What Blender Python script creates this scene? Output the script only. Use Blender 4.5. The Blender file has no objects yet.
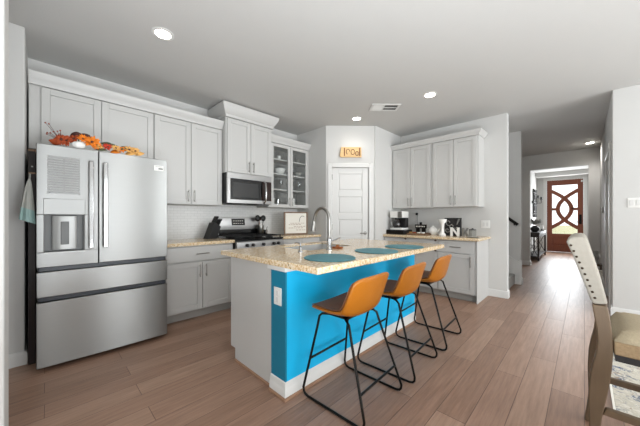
import bpy, bmesh, math, random
from mathutils import Vector, Matrix
random.seed(7)
SC = bpy.context.scene
COL = SC.collection
PI = math.pi

# ------------------------------------------------------------------ camera
CAM_H, FOC, TH, CY0 = 1.2, 270.0, 0.775, 217.85
cam_d = bpy.data.cameras.new('camera')
cam_d.sensor_fit = 'HORIZONTAL'
cam_d.sensor_width = 36.0
cam_d.lens = FOC / 640.0 * 36.0
cam_d.shift_y = (CY0 - 213.0) / 640.0
cam_d.clip_start = 0.02
cam = bpy.data.objects.new('camera', cam_d)
COL.objects.link(cam)
cam.location = (0, 0, CAM_H)
cam.rotation_euler = (PI / 2, 0, TH)
SC.camera = cam

# ------------------------------------------------------------------ exposure, sky, daylight, added fill lights
SC.view_settings.view_transform = 'Standard'
SC.view_settings.look = 'None'
SC.view_settings.gamma = 1.0
SC.view_settings.use_curve_mapping = False
SC.view_settings.exposure = 0.45

W = bpy.data.worlds.new('sky')
SC.world = W
W.use_nodes = True
bg = W.node_tree.nodes['Background']
bg.inputs[0].default_value = (0.93, 0.97, 1.0, 1)
bg.inputs[1].default_value = 1.6


def area(name, loc, rot, sx, sy, power, color=(1, 1, 1)):
    d = bpy.data.lights.new(name, 'AREA')
    d.shape = 'RECTANGLE'
    d.size, d.size_y = sx, sy
    d.energy = power
    d.color = color
    o = bpy.data.objects.new(name, d)
    o.location = loc
    o.rotation_euler = rot
    COL.objects.link(o)
    return o


# daylight by the dining window (right) and the front door, plus added fills
SKY = (0.92, 0.965, 1.0)
FILL_TINT = (0.88, 0.945, 1.0)
area('dining_window_daylight', (4.1, 1.72, 1.12), (0, PI / 2, 0), 2.15, 1.0, 33, SKY)
area('corner_fill', (4.1, 3.85, 1.45), (0, PI / 2, 0), 1.8, 1.4, 98, SKY)  # added fill light, placed clear of the refrigerator's reflection
area('living_side_fill', (4.1, -1.75, 1.45), (0, PI / 2, 0), 1.9, 3.0, 50, SKY)  # added side fill light, out of view behind the camera
area('back_fill', (1.3, -3.38, 1.35), (PI / 2, 0, 0), 3.4, 2.2, 10, SKY)  # large soft fill added behind the camera to even out the light
area('front_door_daylight', (-0.5, 12.4, 1.5), (-PI / 2, 0, 0), 0.8, 1.6, 46, SKY)
# two added lamps out of view, aimed up to brighten the ceiling
area('dining_uplight_fill', (3.1, 2.0, 0.85), (PI, 0, 0), 0.8, 0.8, 44, FILL_TINT)
area('camera_uplight_fill', (0.5, 0.2, 0.5), (PI, 0, 0), 1.6, 1.3, 100, FILL_TINT)



# ------------------------------------------------------------------ materials
def lin(h):
    h = h.lstrip('#')
    r = []
    for i in (0, 2, 4):
        c = int(h[i:i + 2], 16) / 255.0
        r.append(c / 12.92 if c <= 0.04045 else ((c + 0.055) / 1.055) ** 2.4)
    return (*r, 1.0)


def mat(name, col, rough=0.5, metal=0.0, var=0.04, vscale=8.0, bump=0.0, bscale=60.0, spec=0.5, coat=0.0, trans=0.0,
        emit=0.0, stretch=None):
    m = bpy.data.materials.new(name)
    m.use_nodes = True
    nt = m.node_tree
    b = nt.nodes['Principled BSDF']
    c = lin(col)
    tc = nt.nodes.new('ShaderNodeTexCoord')
    mp = nt.nodes.new('ShaderNodeMapping')
    nt.links.new(tc.outputs['Object'], mp.inputs[0])
    if stretch:
        mp.inputs['Scale'].default_value = stretch
    n = nt.nodes.new('ShaderNodeTexNoise')
    n.inputs['Scale'].default_value = vscale
    n.inputs['Detail'].default_value = 4
    nt.links.new(mp.outputs[0], n.inputs['Vector'])
    mx = nt.nodes.new('ShaderNodeMix')
    mx.data_type = 'RGBA'
    mx.inputs['A'].default_value = tuple(min(1, x * (1 - var)) for x in c[:3]) + (1,)
    mx.inputs['B'].default_value = tuple(min(1, x * (1 + var)) for x in c[:3]) + (1,)
    nt.links.new(n.outputs['Fac'], mx.inputs['Factor'])
    nt.links.new(mx.outputs['Result'], b.inputs['Base Color'])
    b.inputs['Roughness'].default_value = rough
    b.inputs['Metallic'].default_value = metal
    b.inputs['Specular IOR Level'].default_value = spec
    b.inputs['Coat Weight'].default_value = coat
    if trans:
        b.inputs['Transmission Weight'].default_value = trans
        b.inputs['IOR'].default_value = 1.2
    if emit:
        b.inputs['Emission Color'].default_value = c
        b.inputs['Emission Strength'].default_value = emit
    if bump:
        n2 = nt.nodes.new('ShaderNodeTexNoise')
        n2.inputs['Scale'].default_value = bscale
        nt.links.new(mp.outputs[0], n2.inputs['Vector'])
        bp = nt.nodes.new('ShaderNodeBump')
        bp.inputs['Strength'].default_value = bump
        bp.inputs['Distance'].default_value = 0.003
        nt.links.new(n2.outputs['Fac'], bp.inputs['Height'])
        nt.links.new(bp.outputs[0], b.inputs['Normal'])
    return m


M = {}
M['wall'] = mat('wall_paint', '#cdccc9', 0.75, var=0.01, bump=0.08, bscale=120)
M['hallwall'] = M['wall']
M['ceil'] = mat('ceiling_paint', '#c4c3c0', 0.9, var=0.01, bump=0.25, bscale=90)
M['trim'] = mat('white_trim', '#d8d7d4', 0.4, var=0.01)
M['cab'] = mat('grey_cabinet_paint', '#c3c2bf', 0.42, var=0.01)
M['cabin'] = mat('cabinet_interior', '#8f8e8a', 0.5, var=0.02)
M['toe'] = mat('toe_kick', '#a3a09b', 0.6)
M['steel'] = mat('stainless_steel', '#949492', 0.3, 1.0, var=0.03, vscale=3, stretch=(1, 1, 60), bump=0.02, bscale=20)
nt_ = M['steel'].node_tree
b_ = nt_.nodes['Principled BSDF']
b_.inputs['Roughness'].default_value = 0.34
b_.inputs['Anisotropic'].default_value = 0.9
tv_ = nt_.nodes.new('ShaderNodeCombineXYZ')   # horizontal brushing spreads reflections vertically
tv_.inputs['Z'].default_value = 1.0
nt_.links.new(tv_.outputs[0], b_.inputs['Tangent'])
M['chrome'] = mat('chrome', '#b8b8b8', 0.12, 1.0, var=0.01)
M['nickel'] = mat('brushed_nickel', '#9a9893', 0.3, 1.0, var=0.02)
M['steel_plain'] = mat('range_stainless', '#acabaa', 0.32, 0.85, var=0.03, vscale=3, stretch=(60, 1, 1))
M['dark'] = mat('dark_graphite', '#1d1d1e', 0.45, var=0.1)
M['black'] = mat('black_gloss', '#0c0c0d', 0.12, var=0.05)
M['blackm'] = mat('black_metal', '#17130f', 0.38, 0.6, var=0.1)
M['iron'] = mat('cast_iron', '#151515', 0.6, var=0.2, bump=0.2)
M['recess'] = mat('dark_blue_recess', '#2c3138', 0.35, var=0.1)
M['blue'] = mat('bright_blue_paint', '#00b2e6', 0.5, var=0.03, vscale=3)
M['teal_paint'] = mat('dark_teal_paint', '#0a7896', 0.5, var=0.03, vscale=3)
M['leather'] = mat('cognac_leather', '#a76310', 0.36, var=0.16, vscale=7, bump=0.15, bscale=180)
M['brownleather'] = mat('dark_brown_leather', '#7d5238', 0.6, var=0.12, vscale=9, bump=0.15, bscale=180)
M['teal'] = mat('teal_placemat', '#46808a', 0.6, var=0.28, vscale=14, bump=0.3, bscale=150)
M['oak'] = mat('weathered_oak', '#67543f', 0.6, var=0.22, vscale=12, stretch=(4, 4, 0.6), bump=0.2)
M['linen'] = mat('cream_linen', '#9a9489', 0.9, var=0.10, vscale=60, bump=0.5, bscale=300)
M['burlap'] = mat('tan_woven_fabric', '#9c8566', 0.95, var=0.3, vscale=120, bump=0.8, bscale=260)
M['oat'] = mat('oat_woven_fabric', '#aa9c82', 0.95, var=0.2, vscale=120, bump=0.8, bscale=260)
M['boardline'] = mat('board_lines', '#9d9d9b', 0.5)
M['silverplastic'] = mat('silver_plastic', '#a9a9a7', 0.35, 0.3)
M['nail'] = mat('dark_nailhead', '#3a2c20', 0.35, 0.8)
M['doorwood'] = mat('mahogany', '#7a412b', 0.4, var=0.22, vscale=10, stretch=(4, 4, 0.5))
M['darkwood'] = mat('espresso_wood', '#251a16', 0.45, var=0.2, vscale=10)
M['framewood'] = mat('frame_wood', '#7a5f47', 0.5, var=0.25, vscale=20)
M['plaque'] = mat('orange_pine', '#dcb884', 0.55, var=0.25, vscale=14, stretch=(1, 1, 4))
M['plaquedark'] = mat('burnt_wood', '#6d3b12', 0.6, var=0.2)
M['paper'] = mat('paper_white', '#e9e5db', 0.8, var=0.02)
M['ink'] = mat('ink_brown', '#9a7b66', 0.8)
M['inkdark'] = mat('ink_dark', '#2a2a2a', 0.7)
M['white'] = mat('white_ceramic', '#e9e8e4', 0.25, var=0.02)
M['whiteplastic'] = mat('white_plastic', '#e6e5e1', 0.4, var=0.01)
M['orange'] = mat('orange_petal', '#e07a12', 0.7, var=0.3, vscale=30)
M['rust'] = mat('rust_petal', '#a4441a', 0.7, var=0.3, vscale=30)
M['maroon'] = mat('maroon_leaf', '#4a241c', 0.7, var=0.3, vscale=30)
M['gold'] = mat('gold_leaf', '#d9a55c', 0.7, var=0.3, vscale=30)
M['green'] = mat('olive_leaf', '#4a5238', 0.7, var=0.3, vscale=30)
M['berry'] = mat('berry', '#8c3a20', 0.4, var=0.2)
M['red'] = mat('red_petal', '#b52e12', 0.6, var=0.2)
M['greycloth'] = mat('grey_cloth', '#a3a39c', 0.95, var=0.1, vscale=30, bump=0.4, bscale=200)
M['tealcloth'] = mat('pale_teal_cloth', '#8fa8a4', 0.95, var=0.1, vscale=30, bump=0.4, bscale=200)
M['carpet'] = mat('grey_stair_carpet', '#a7a6a2', 1.0, var=0.3, vscale=120, bump=0.8, bscale=300)
M['silver'] = mat('silver_foliage', '#a9a9a4', 0.5, 0.3, var=0.2, vscale=40)
M['stone'] = mat('pale_basket', '#8d8c86', 0.8, var=0.35, vscale=60)
M['grass'] = mat('lawn', '#b9b38c', 1.0, var=0.4, vscale=6)
M['concrete'] = mat('porch_concrete', '#c9c6c0', 0.9, var=0.1)
M['shoe'] = mat('shoe_moulding_wood', '#93715a', 0.5, var=0.2)
M['lamp'] = mat('lamp_lens', '#fff7ea', 0.5, emit=14)
M['vent'] = mat('vent_dark', '#5b5b59', 0.8)
M['coffee'] = mat('dark_coffee_glass', '#151010', 0.08, coat=0.5)
M['recessgrey'] = mat('dispenser_grey', '#5a5a59', 0.4, 0.3)
M['sink'] = mat('sink_steel', '#c4c4c2', 0.35, 0.35)
M['brown'] = mat('pot_brown', '#5b4a3c', 0.6)


def glass(name, a, tint=(1, 1, 1), rough=0.03):
    m = bpy.data.materials.new(name)
    m.use_nodes = True
    nt = m.node_tree
    nt.nodes.clear()
    o = nt.nodes.new('ShaderNodeOutputMaterial')
    t = nt.nodes.new('ShaderNodeBsdfTransparent')
    t.inputs[0].default_value = (*tint, 1)
    g = nt.nodes.new('ShaderNodeBsdfGlossy')
    g.inputs['Roughness'].default_value = rough
    x = nt.nodes.new('ShaderNodeMixShader')
    x.inputs[0].default_value = a
    nt.links.new(t.outputs[0], x.inputs[1])
    nt.links.new(g.outputs[0], x.inputs[2])
    nt.links.new(x.outputs[0], o.inputs[0])
    return m


M['glass'] = glass('clear_glass', 0.08, (0.97, 0.98, 0.98))
M['tumbler'] = glass('tumbler_glass', 0.3, (0.85, 0.87, 0.87))
M['acrylic'] = glass('clear_acrylic', 0.12, (0.9, 0.9, 0.9), 0.15)


def floor_mat():
    m = bpy.data.materials.new('hickory_planks')
    m.use_nodes = True
    nt = m.node_tree
    L = nt.links.new
    b = nt.nodes['Principled BSDF']
    tc = nt.nodes.new('ShaderNodeTexCoord')
    mp = nt.nodes.new('ShaderNodeMapping')
    mp.inputs['Rotation'].default_value = (0, 0, PI / 2)
    L(tc.outputs['Object'], mp.inputs[0])
    br = nt.nodes.new('ShaderNodeTexBrick')
    br.offset = 0.37
    br.inputs['Color1'].default_value = (0, 0, 0, 1)
    br.inputs['Color2'].default_value = (1, 1, 1, 1)
    br.inputs['Mortar'].default_value = (0.5, 0.5, 0.5, 1)
    br.inputs['Scale'].default_value = 1.0
    br.inputs['Mortar Size'].default_value = 0.002
    br.inputs['Mortar Smooth'].default_value = 0.4
    br.inputs['Brick Width'].default_value = 1.25
    br.inputs['Row Height'].default_value = 0.165
    L(mp.outputs[0], br.inputs['Vector'])
    rp = nt.nodes.new('ShaderNodeValToRGB')
    e = rp.color_ramp.elements
    e[0].position, e[0].color = 0.0, lin('#8e6f5c')
    e[1].position, e[1].color = 1.0, lin('#a58672')
    x = rp.color_ramp.elements.new(0.5)
    x.color = lin('#9a7a67')
    L(br.outputs['Color'], rp.inputs[0])
    mg = nt.nodes.new('ShaderNodeMapping')
    mg.inputs['Scale'].default_value = (22, 1.4, 1)
    L(tc.outputs['Object'], mg.inputs[0])
    gn = nt.nodes.new('ShaderNodeTexNoise')
    gn.inputs['Scale'].default_value = 2.2
    gn.inputs['Detail'].default_value = 7
    gn.inputs['Roughness'].default_value = 0.65
    L(mg.outputs[0], gn.inputs['Vector'])
    gr = nt.nodes.new('ShaderNodeValToRGB')
    gr.color_ramp.elements[0].position = 0.3
    gr.color_ramp.elements[0].color = (0.72, 0.70, 0.68, 1)
    gr.color_ramp.elements[1].position = 0.72
    gr.color_ramp.elements[1].color = (1.12, 1.12, 1.12, 1)
    L(gn.outputs['Fac'], gr.inputs[0])
    mu = nt.nodes.new('ShaderNodeMix')
    mu.data_type = 'RGBA'
    mu.blend_type = 'MULTIPLY'
    mu.inputs['Factor'].default_value = 1
    L(rp.outputs[0], mu.inputs['A'])
    L(gr.outputs[0], mu.inputs['B'])
    mn = nt.nodes.new('ShaderNodeMix')
    mn.data_type = 'RGBA'
    mn.inputs['B'].default_value = lin('#5f4638')
    L(br.outputs['Fac'], mn.inputs['Factor'])
    L(mu.outputs['Result'], mn.inputs['A'])
    L(mn.outputs['Result'], b.inputs['Base Color'])
    b.inputs['Roughness'].default_value = 0.40
    b.inputs['Specular IOR Level'].default_value = 0.5
    ad = nt.nodes.new('ShaderNodeMath')
    ad.operation = 'MULTIPLY_ADD'
    ad.inputs[1].default_value = -1.0
    L(br.outputs['Fac'], ad.inputs[0])
    ws = nt.nodes.new('ShaderNodeMath')
    ws.operation = 'MULTIPLY'
    ws.inputs[1].default_value = 0.5
    L(gn.outputs['Fac'], ws.inputs[0])
    L(ws.outputs[0], ad.inputs[2])
    bp = nt.nodes.new('ShaderNodeBump')
    bp.inputs['Strength'].default_value = 0.6
    bp.inputs['Distance'].default_value = 0.005
    L(ad.outputs[0], bp.inputs['Height'])
    L(bp.outputs[0], b.inputs['Normal'])
    return m


def granite_mat():
    m = bpy.data.materials.new('speckled_granite')
    m.use_nodes = True
    nt = m.node_tree
    L = nt.links.new
    b = nt.nodes['Principled BSDF']
    tc = nt.nodes.new('ShaderNodeTexCoord')
    n1 = nt.nodes.new('ShaderNodeTexNoise')
    n1.inputs['Scale'].default_value = 55
    n1.inputs['Detail'].default_value = 5
    n1.inputs['Roughness'].default_value = 0.7
    L(tc.outputs['Object'], n1.inputs['Vector'])
    r1 = nt.nodes.new('ShaderNodeValToRGB')
    el = r1.color_ramp.elements
    el[0].position, el[0].color = 0.27, lin('#876746')
    el[1].position, el[1].color = 0.66, lin('#eee0ca')
    k = el.new(0.42)
    k.color = lin('#cfae80')
    k = el.new(0.53)
    k.color = lin('#e2cfb0')
    L(n1.outputs['Fac'], r1.inputs[0])
    v = nt.nodes.new('ShaderNodeTexVoronoi')
    v.inputs['Scale'].default_value = 115
    L(tc.outputs['Object'], v.inputs['Vector'])
    n2 = nt.nodes.new('ShaderNodeTexNoise')
    n2.inputs['Scale'].default_value = 40
    n2.inputs['Detail'].default_value = 3
    L(tc.outputs['Object'], n2.inputs['Vector'])
    sb = nt.nodes.new('ShaderNodeMath')
    sb.operation = 'SUBTRACT'
    L(n2.outputs['Fac'], sb.inputs[0])
    L(v.outputs['Distance'], sb.inputs[1])
    r2 = nt.nodes.new('ShaderNodeValToRGB')
    r2.color_ramp.elements[0].position = 0.26
    r2.color_ramp.elements[0].color = (0, 0, 0, 1)
    r2.color_ramp.elements[1].position = 0.36
    r2.color_ramp.elements[1].color = (1, 1, 1, 1)
    L(sb.outputs[0], r2.inputs[0])
    mx = nt.nodes.new('ShaderNodeMix')
    mx.data_type = 'RGBA'
    mx.inputs['B'].default_value = lin('#5a4a3a')
    ml = nt.nodes.new('ShaderNodeMath')
    ml.operation = 'MULTIPLY'
    ml.inputs[1].default_value = 0.75
    L(r2.outputs[0], ml.inputs[0])
    L(ml.outputs[0], mx.inputs['Factor'])
    L(r1.outputs[0], mx.inputs['A'])
    L(mx.outputs['Result'], b.inputs['Base Color'])
    b.inputs['Roughness'].default_value = 0.14
    return m


def tile_mat():
    m = bpy.data.materials.new('white_subway_tile')
    m.use_nodes = True
    nt = m.node_tree
    L = nt.links.new
    b = nt.nodes['Principled BSDF']
    tc = nt.nodes.new('ShaderNodeTexCoord')
    sp = nt.nodes.new('ShaderNodeSeparateXYZ')
    cb = nt.nodes.new('ShaderNodeCombineXYZ')
    L(tc.outputs['Object'], sp.inputs[0])
    ax = nt.nodes.new('ShaderNodeMath')
    L(sp.outputs['X'], ax.inputs[0])
    L(sp.outputs['Y'], ax.inputs[1])
    L(ax.outputs[0], cb.inputs['X'])
    L(sp.outputs['Z'], cb.inputs['Y'])
    br = nt.nodes.new('ShaderNodeTexBrick')
    br.inputs['Color1'].default_value = lin('#dbdad7')
    br.inputs['Color2'].default_value = lin('#d5d4d1')
    br.inputs['Mortar'].default_value = lin('#c0bfbb')
    br.inputs['Scale'].default_value = 1
    br.inputs['Mortar Size'].default_value = 0.0016
    br.inputs['Brick Width'].default_value = 0.088
    br.inputs['Row Height'].default_value = 0.036
    L(cb.outputs[0], br.inputs['Vector'])
    L(br.outputs['Color'], b.inputs['Base Color'])
    b.inputs['Roughness'].default_value = 0.35
    bp = nt.nodes.new('ShaderNodeBump')
    bp.invert = True
    bp.inputs['Strength'].default_value = 0.4
    bp.inputs['Distance'].default_value = 0.002
    L(br.outputs['Fac'], bp.inputs['Height'])
    L(bp.outputs[0], b.inputs['Normal'])
    return m


def rug_mat():
    m = bpy.data.materials.new('distressed_rug')
    m.use_nodes = True
    nt = m.node_tree
    L = nt.links.new
    b = nt.nodes['Principled BSDF']
    tc = nt.nodes.new('ShaderNodeTexCoord')
    base = lin('#c2bcae')
    prev = None
    for sc, col, lo, hi, off in ((11, '#33496b', 0.50, 0.60, 0.0), (14, '#a08a74', 0.56, 0.66, 7.3), (34, '#d9d4c9', 0.50, 0.62, 3.1)):
        mp = nt.nodes.new('ShaderNodeMapping')
        mp.inputs['Location'].default_value = (off, off, 0)
        L(tc.outputs['Object'], mp.inputs[0])
        n = nt.nodes.new('ShaderNodeTexNoise')
        n.inputs['Scale'].default_value = sc
        n.inputs['Detail'].default_value = 6
        n.inputs['Roughness'].default_value = 0.7
        n.inputs['Distortion'].default_value = 1.2
        L(mp.outputs[0], n.inputs['Vector'])
        r = nt.nodes.new('ShaderNodeValToRGB')
        r.color_ramp.elements[0].position = lo
        r.color_ramp.elements[1].position = hi
        L(n.outputs['Fac'], r.inputs[0])
        mx = nt.nodes.new('ShaderNodeMix')
        mx.data_type = 'RGBA'
        L(r.outputs[0], mx.inputs['Factor'])
        if prev is None:
            mx.inputs['A'].default_value = base
        else:
            L(prev, mx.inputs['A'])
        mx.inputs['B'].default_value = lin(col)
        prev = mx.outputs['Result']
    L(prev, b.inputs['Base Color'])
    b.inputs['Roughness'].default_value = 1.0
    return m


M['floor'] = floor_mat()
M['granite'] = granite_mat()
M['tile'] = tile_mat()
M['rug'] = rug_mat()


# ------------------------------------------------------------------ geometry helpers
class MB:
    def __init__(s):
        s.bm = bmesh.new()

    def box(s, x0, y0, z0, x1, y1, z1):
        v = [s.bm.verts.new(p) for p in ((x0, y0, z0), (x1, y0, z0), (x1, y1, z0), (x0, y1, z0),
                                         (x0, y0, z1), (x1, y0, z1), (x1, y1, z1), (x0, y1, z1))]
        for f in ((3, 2, 1, 0), (4, 5, 6, 7), (0, 1, 5, 4), (1, 2, 6, 5), (2, 3, 7, 6), (3, 0, 4, 7)):
            s.bm.faces.new([v[i] for i in f])
        return s

    def prism(s, pts, axis, a, b):
        """polygon pts in the plane normal to axis; axis x: (y,z), y: (x,z), z: (x,y)"""
        def P(p, d):
            return {'x': (d, p[0], p[1]), 'y': (p[0], d, p[1]), 'z': (p[0], p[1], d)}[axis]
        A = [s.bm.verts.new(P(p, a)) for p in pts]
        B = [s.bm.verts.new(P(p, b)) for p in pts]
        n = len(pts)
        s.bm.faces.new(A)
        s.bm.faces.new(B[::-1])
        for i in range(n):
            j = (i + 1) % n
            s.bm.faces.new((A[i], B[i], B[j], A[j]))
        return s

    def ring_faces(s, r0, r1):
        n = len(r0)
        for i in range(n):
            j = (i + 1) % n
            s.bm.faces.new((r0[i], r0[j], r1[j], r1[i]))

    def tube(s, pts, r, seg=10, closed=False):
        P = [Vector(p) for p in pts]
        n = len(P)
        rr = r if isinstance(r, (list, tuple)) else [r] * n
        rings = []
        up = None
        for i in range(n):
            if closed:
                d = (P[(i + 1) % n] - P[i - 1]).normalized()
            else:
                d = (P[min(i + 1, n - 1)] - P[max(i - 1, 0)]).normalized()
            if up is None:
                up = Vector((0, 0, 1)) if abs(d.z) < 0.9 else Vector((1, 0, 0))
            a = d.cross(up)
            if a.length < 1e-4:
                a = d.cross(Vector((0.3, 0.9, 0.2)))
            a.normalize()
            b = a.cross(d).normalized()
            up = b
            rings.append([s.bm.verts.new(P[i] + (a * math.cos(t) + b * math.sin(t)) * rr[i])
                          for t in [2 * PI * k / seg for k in range(seg)]])
        for i in range(n - 1):
            s.ring_faces(rings[i], rings[i + 1])
        if closed:
            s.ring_faces(rings[-1], rings[0])
        else:
            s.bm.faces.new(rings[0][::-1])
            s.bm.faces.new(rings[-1])
        return s

    def cyl(s, p, q, r, seg=16):
        return s.tube([p, q], r, seg)

    def lathe(s, prof, c=(0, 0, 0), seg=20):
        rings = []
        for r, z in prof:
            rings.append([s.bm.verts.new((c[0] + max(r, 1e-4) * math.cos(2 * PI * k / seg), c[1] + max(r, 1e-4) * math.sin(2 * PI * k / seg), c[2] + z))
                          for k in range(seg)])
        for i in range(len(rings) - 1):
            s.ring_faces(rings[i], rings[i + 1])
        s.bm.faces.new(rings[0][::-1])
        s.bm.faces.new(rings[-1])
        return s

    def ball(s, c, rx, ry=None, rz=None, u=14, v=9):
        ry = ry or rx
        rz = rz or rx
        mt = Matrix.Translation(c) @ Matrix.Diagonal((rx, ry, rz, 1))
        bmesh.ops.create_uvsphere(s.bm, u_segments=u, v_segments=v, radius=1, matrix=mt)
        return s

    def sweep(s, prof, path):
        """closed profile of (outward, z) swept with mitres along a 2-D path; outward is to the right of travel"""
        n = len(path)
        P = [Vector((p[0], p[1])) for p in path]
        rings = []
        for i in range(n):
            ds = []
            if i > 0:
                ds.append((P[i] - P[i - 1]).normalized())
            if i < n - 1:
                ds.append((P[i + 1] - P[i]).normalized())
            ns = [Vector((d.y, -d.x)) for d in ds]
            m = ns[0] if len(ns) == 1 else (ns[0] + ns[1]) / (1 + ns[0].dot(ns[1]))
            rings.append([s.bm.verts.new((P[i].x + m.x * o, P[i].y + m.y * o, z)) for o, z in prof])
        for i in range(n - 1):
            s.ring_faces(rings[i], rings[i + 1])
        s.bm.faces.new(rings[0][::-1])
        s.bm.faces.new(rings[-1])
        return s

    def grid(s, fn, nu, nv):
        g = [[s.bm.verts.new(fn(i / nu, j / nv)) for j in range(nv + 1)] for i in range(nu + 1)]
        for i in range(nu):
            for j in range(nv):
                s.bm.faces.new((g[i][j], g[i + 1][j], g[i + 1][j + 1], g[i][j + 1]))
        return s

    def move(s, off):
        bmesh.ops.translate(s.bm, verts=s.bm.verts, vec=off)
        return s

    def rot(s, ang, axis='Z', c=(0, 0, 0)):
        bmesh.ops.rotate(s.bm, verts=s.bm.verts, cent=c, matrix=Matrix.Rotation(ang, 3, axis))
        return s

    def build(s, name, m, parent=None, bevel=0.0, seg=2, smooth=True, solid=0.0, sub=0, loc=None, rotz=0.0):
        bmesh.ops.recalc_face_normals(s.bm, faces=s.bm.faces)
        me = bpy.data.meshes.new(name)
        s.bm.to_mesh(me)
        s.bm.free()
        me.materials.append(M[m] if isinstance(m, str) else m)
        if smooth:
            me.shade_smooth()
            me.set_sharp_from_angle(angle=math.radians(38))
        o = bpy.data.objects.new(name, me)
        COL.objects.link(o)
        if parent:
            o.parent = parent
        if loc:
            o.location = loc
        o.rotation_euler.z = rotz
        if solid:
            k = o.modifiers.new('thickness', 'SOLIDIFY')
            k.thickness = solid
            k.offset = 0
        if sub:
            k = o.modifiers.new('smooth', 'SUBSURF')
            k.levels = k.render_levels = sub
        if bevel:
            k = o.modifiers.new('bevel', 'BEVEL')
            k.width = bevel
            k.segments = seg
            k.limit_method = 'ANGLE'
            k.angle_limit = math.radians(40)
        return o


def tag(o, label, cat, group=None):
    o['label'] = label
    o['category'] = cat
    if group:
        o['group'] = group
    return o


def thing(name, label, cat, loc=(0, 0, 0), rotz=0.0, group=None):
    o = bpy.data.objects.new(name, None)
    o.empty_display_size = 0.1
    COL.objects.link(o)
    o.location = loc
    o.rotation_euler = (0, 0, rotz)
    return tag(o, label, cat, group)


def struct(name, mb, m, **k):
    o = mb.build(name, m, **k)
    o['kind'] = 'structure'
    return o


def bx(*a):
    return MB().box(*a)


def dup(root, loc, rotz=None, label=None, group=None):
    r = root.copy()
    COL.objects.link(r)
    r.location = loc
    if rotz is not None:
        r.rotation_euler = (0, 0, rotz)
    if label:
        r['label'] = label
    if group:
        r['group'] = group
    for ch in list(root.children):
        c = ch.copy()
        COL.objects.link(c)
        c.parent = r
        for g in ch.children:
            d = g.copy()
            COL.objects.link(d)
            d.parent = c
    return r


CH = 2.765   # ceiling height
# ------------------------------------------------------------------ the setting
struct('floor', bx(-4.2, -3.7, -0.12, 4.4, 12.72, 0), 'floor', smooth=False)
struct('ceiling', bx(-4.2, -3.7, CH, 4.4, 12.9, CH + 0.12), 'ceil', smooth=False)
struct('wall_left', bx(-4.02, -0.112, 0, -3.89, 3.45, CH), 'wall', smooth=False)
struct('wall_alcove', bx(-4.02, -3.6, 0, -3.28, -0.112, CH), 'wall', smooth=False, bevel=0.008)
struct('wall_near', bx(-2.25, -3.6, 0, -2.02, -0.136, CH), 'wall', smooth=False, bevel=0.012)
struct('wall_return', bx(-4.02, 3.35, 0, -3.137, 3.45, CH), 'wall', smooth=False)
struct('wall_pantry_side', bx(-2.64, 3.93, 0, -2.536, 4.93, CH), 'wall', smooth=False)
struct('wall_right', bx(-2.536, 4.81, 0, -0.82, 4.93, CH), 'wall', smooth=False, bevel=0.006)
struct('wall_stair', bx(-4.1, 6.0, 0, -0.816, 6.12, CH), 'wall', smooth=False)
struct('wall_hall_left', bx(-1.75, 6.12, 0, -1.62, 8.58, CH), 'wall', smooth=False)
struct('wall_hall_end', bx(-1.75, 8.58, 0, -0.985, 8.70, CH).box(0.065, 8.58, 0, 0.40, 8.70, CH).box(-0.985, 8.58, 2.40, 0.065, 8.70, CH), 'wall', smooth=False)
struct('wall_foyer_left', bx(-1.36, 8.70, 0, -1.24, 12.6, CH), 'wall', smooth=False)
struct('wall_foyer_right', bx(0.36, 8.70, 0, 0.48, 12.6, CH), 'wall', smooth=False)
struct('wall_front', bx(-1.36, 12.6, 0, -0.97, 12.72, CH).box(-0.02, 12.6, 0, 0.48, 12.72, CH).box(-0.97, 12.6, 2.53, -0.02, 12.72, CH), 'wall', smooth=False)
struct('trim_foyer_beam', bx(-1.24, 12.1, 2.62, 0.36, 12.6, CH - 0.001), 'wall', smooth=False)
# hall right wall, with a doorway at its near end
struct('wall_hall_right', bx(0.245, 6.05, 0, 0.37, 8.58, CH).box(0.245, 4.99, 2.08, 0.37, 6.05, CH).box(0.245, 4.99, 0, 0.37, 5.2, 2.08), 'wall', smooth=False)
struct('wall_dining', bx(0.245, 4.87, 0, 4.3, 4.99, CH), 'wall', smooth=False, bevel=0.006)
struct('wall_window', bx(4.2, -3.6, 0, 4.3, -3.3, CH).box(4.2, -0.2, 0, 4.3, 1.05, CH).box(4.2, 4.6, 0, 4.3, 4.87, CH).box(4.2, 3.1, 0, 4.3, 4.6, 0.5).box(4.2, 3.1, 2.4, 4.3, 4.6, CH).box(4.2, -3.3, 0, 4.3, -0.2, 0.45).box(4.2, -3.3, 2.45, 4.3, -0.2, CH).box(4.2, 2.45, 0, 4.3, 3.1, CH).box(4.2, 1.05, 2.35, 4.3, 2.45, CH), 'wall', smooth=False)
struct('wall_back', bx(-2.02, -3.6, 0, -0.5, -3.5, CH).box(3.1, -3.6, 0, 4.2, -3.5, CH).box(-0.5, -3.6, 2.45, 3.1, -3.5, CH), 'wall', smooth=False)
w = struct('window_1', MB().box(4.19, 1.05, 0.0, 4.27, 1.11, 2.35).box(4.19, 2.39, 0.0, 4.27, 2.45, 2.35).box(4.19, 1.11, 0.0, 4.27, 2.39, 0.04).box(4.19, 1.11, 2.29, 4.27, 2.39, 2.35).box(4.2, 1.73, 0.04, 4.26, 1.77, 2.29), 'trim', smooth=False)
bx(4.235, 1.11, 0.04, 4.24, 2.39, 2.29).build('pane', 'glass', w)
w = struct('added_window_3', MB().box(4.19, -3.3, 0.45, 4.27, -3.24, 2.45).box(4.19, -0.26, 0.45, 4.27, -0.2, 2.45).box(4.19, -3.24, 0.45, 4.27, -0.26, 0.51).box(4.19, -3.24, 2.39, 4.27, -0.26, 2.45).box(4.2, -1.78, 0.51, 4.26, -1.72, 2.39), 'trim', smooth=False)  # unseen window, made up to go with the side fill light
bx(4.235, -3.24, 0.51, 4.24, -0.26, 2.39).build('pane', 'glass', w)
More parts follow.
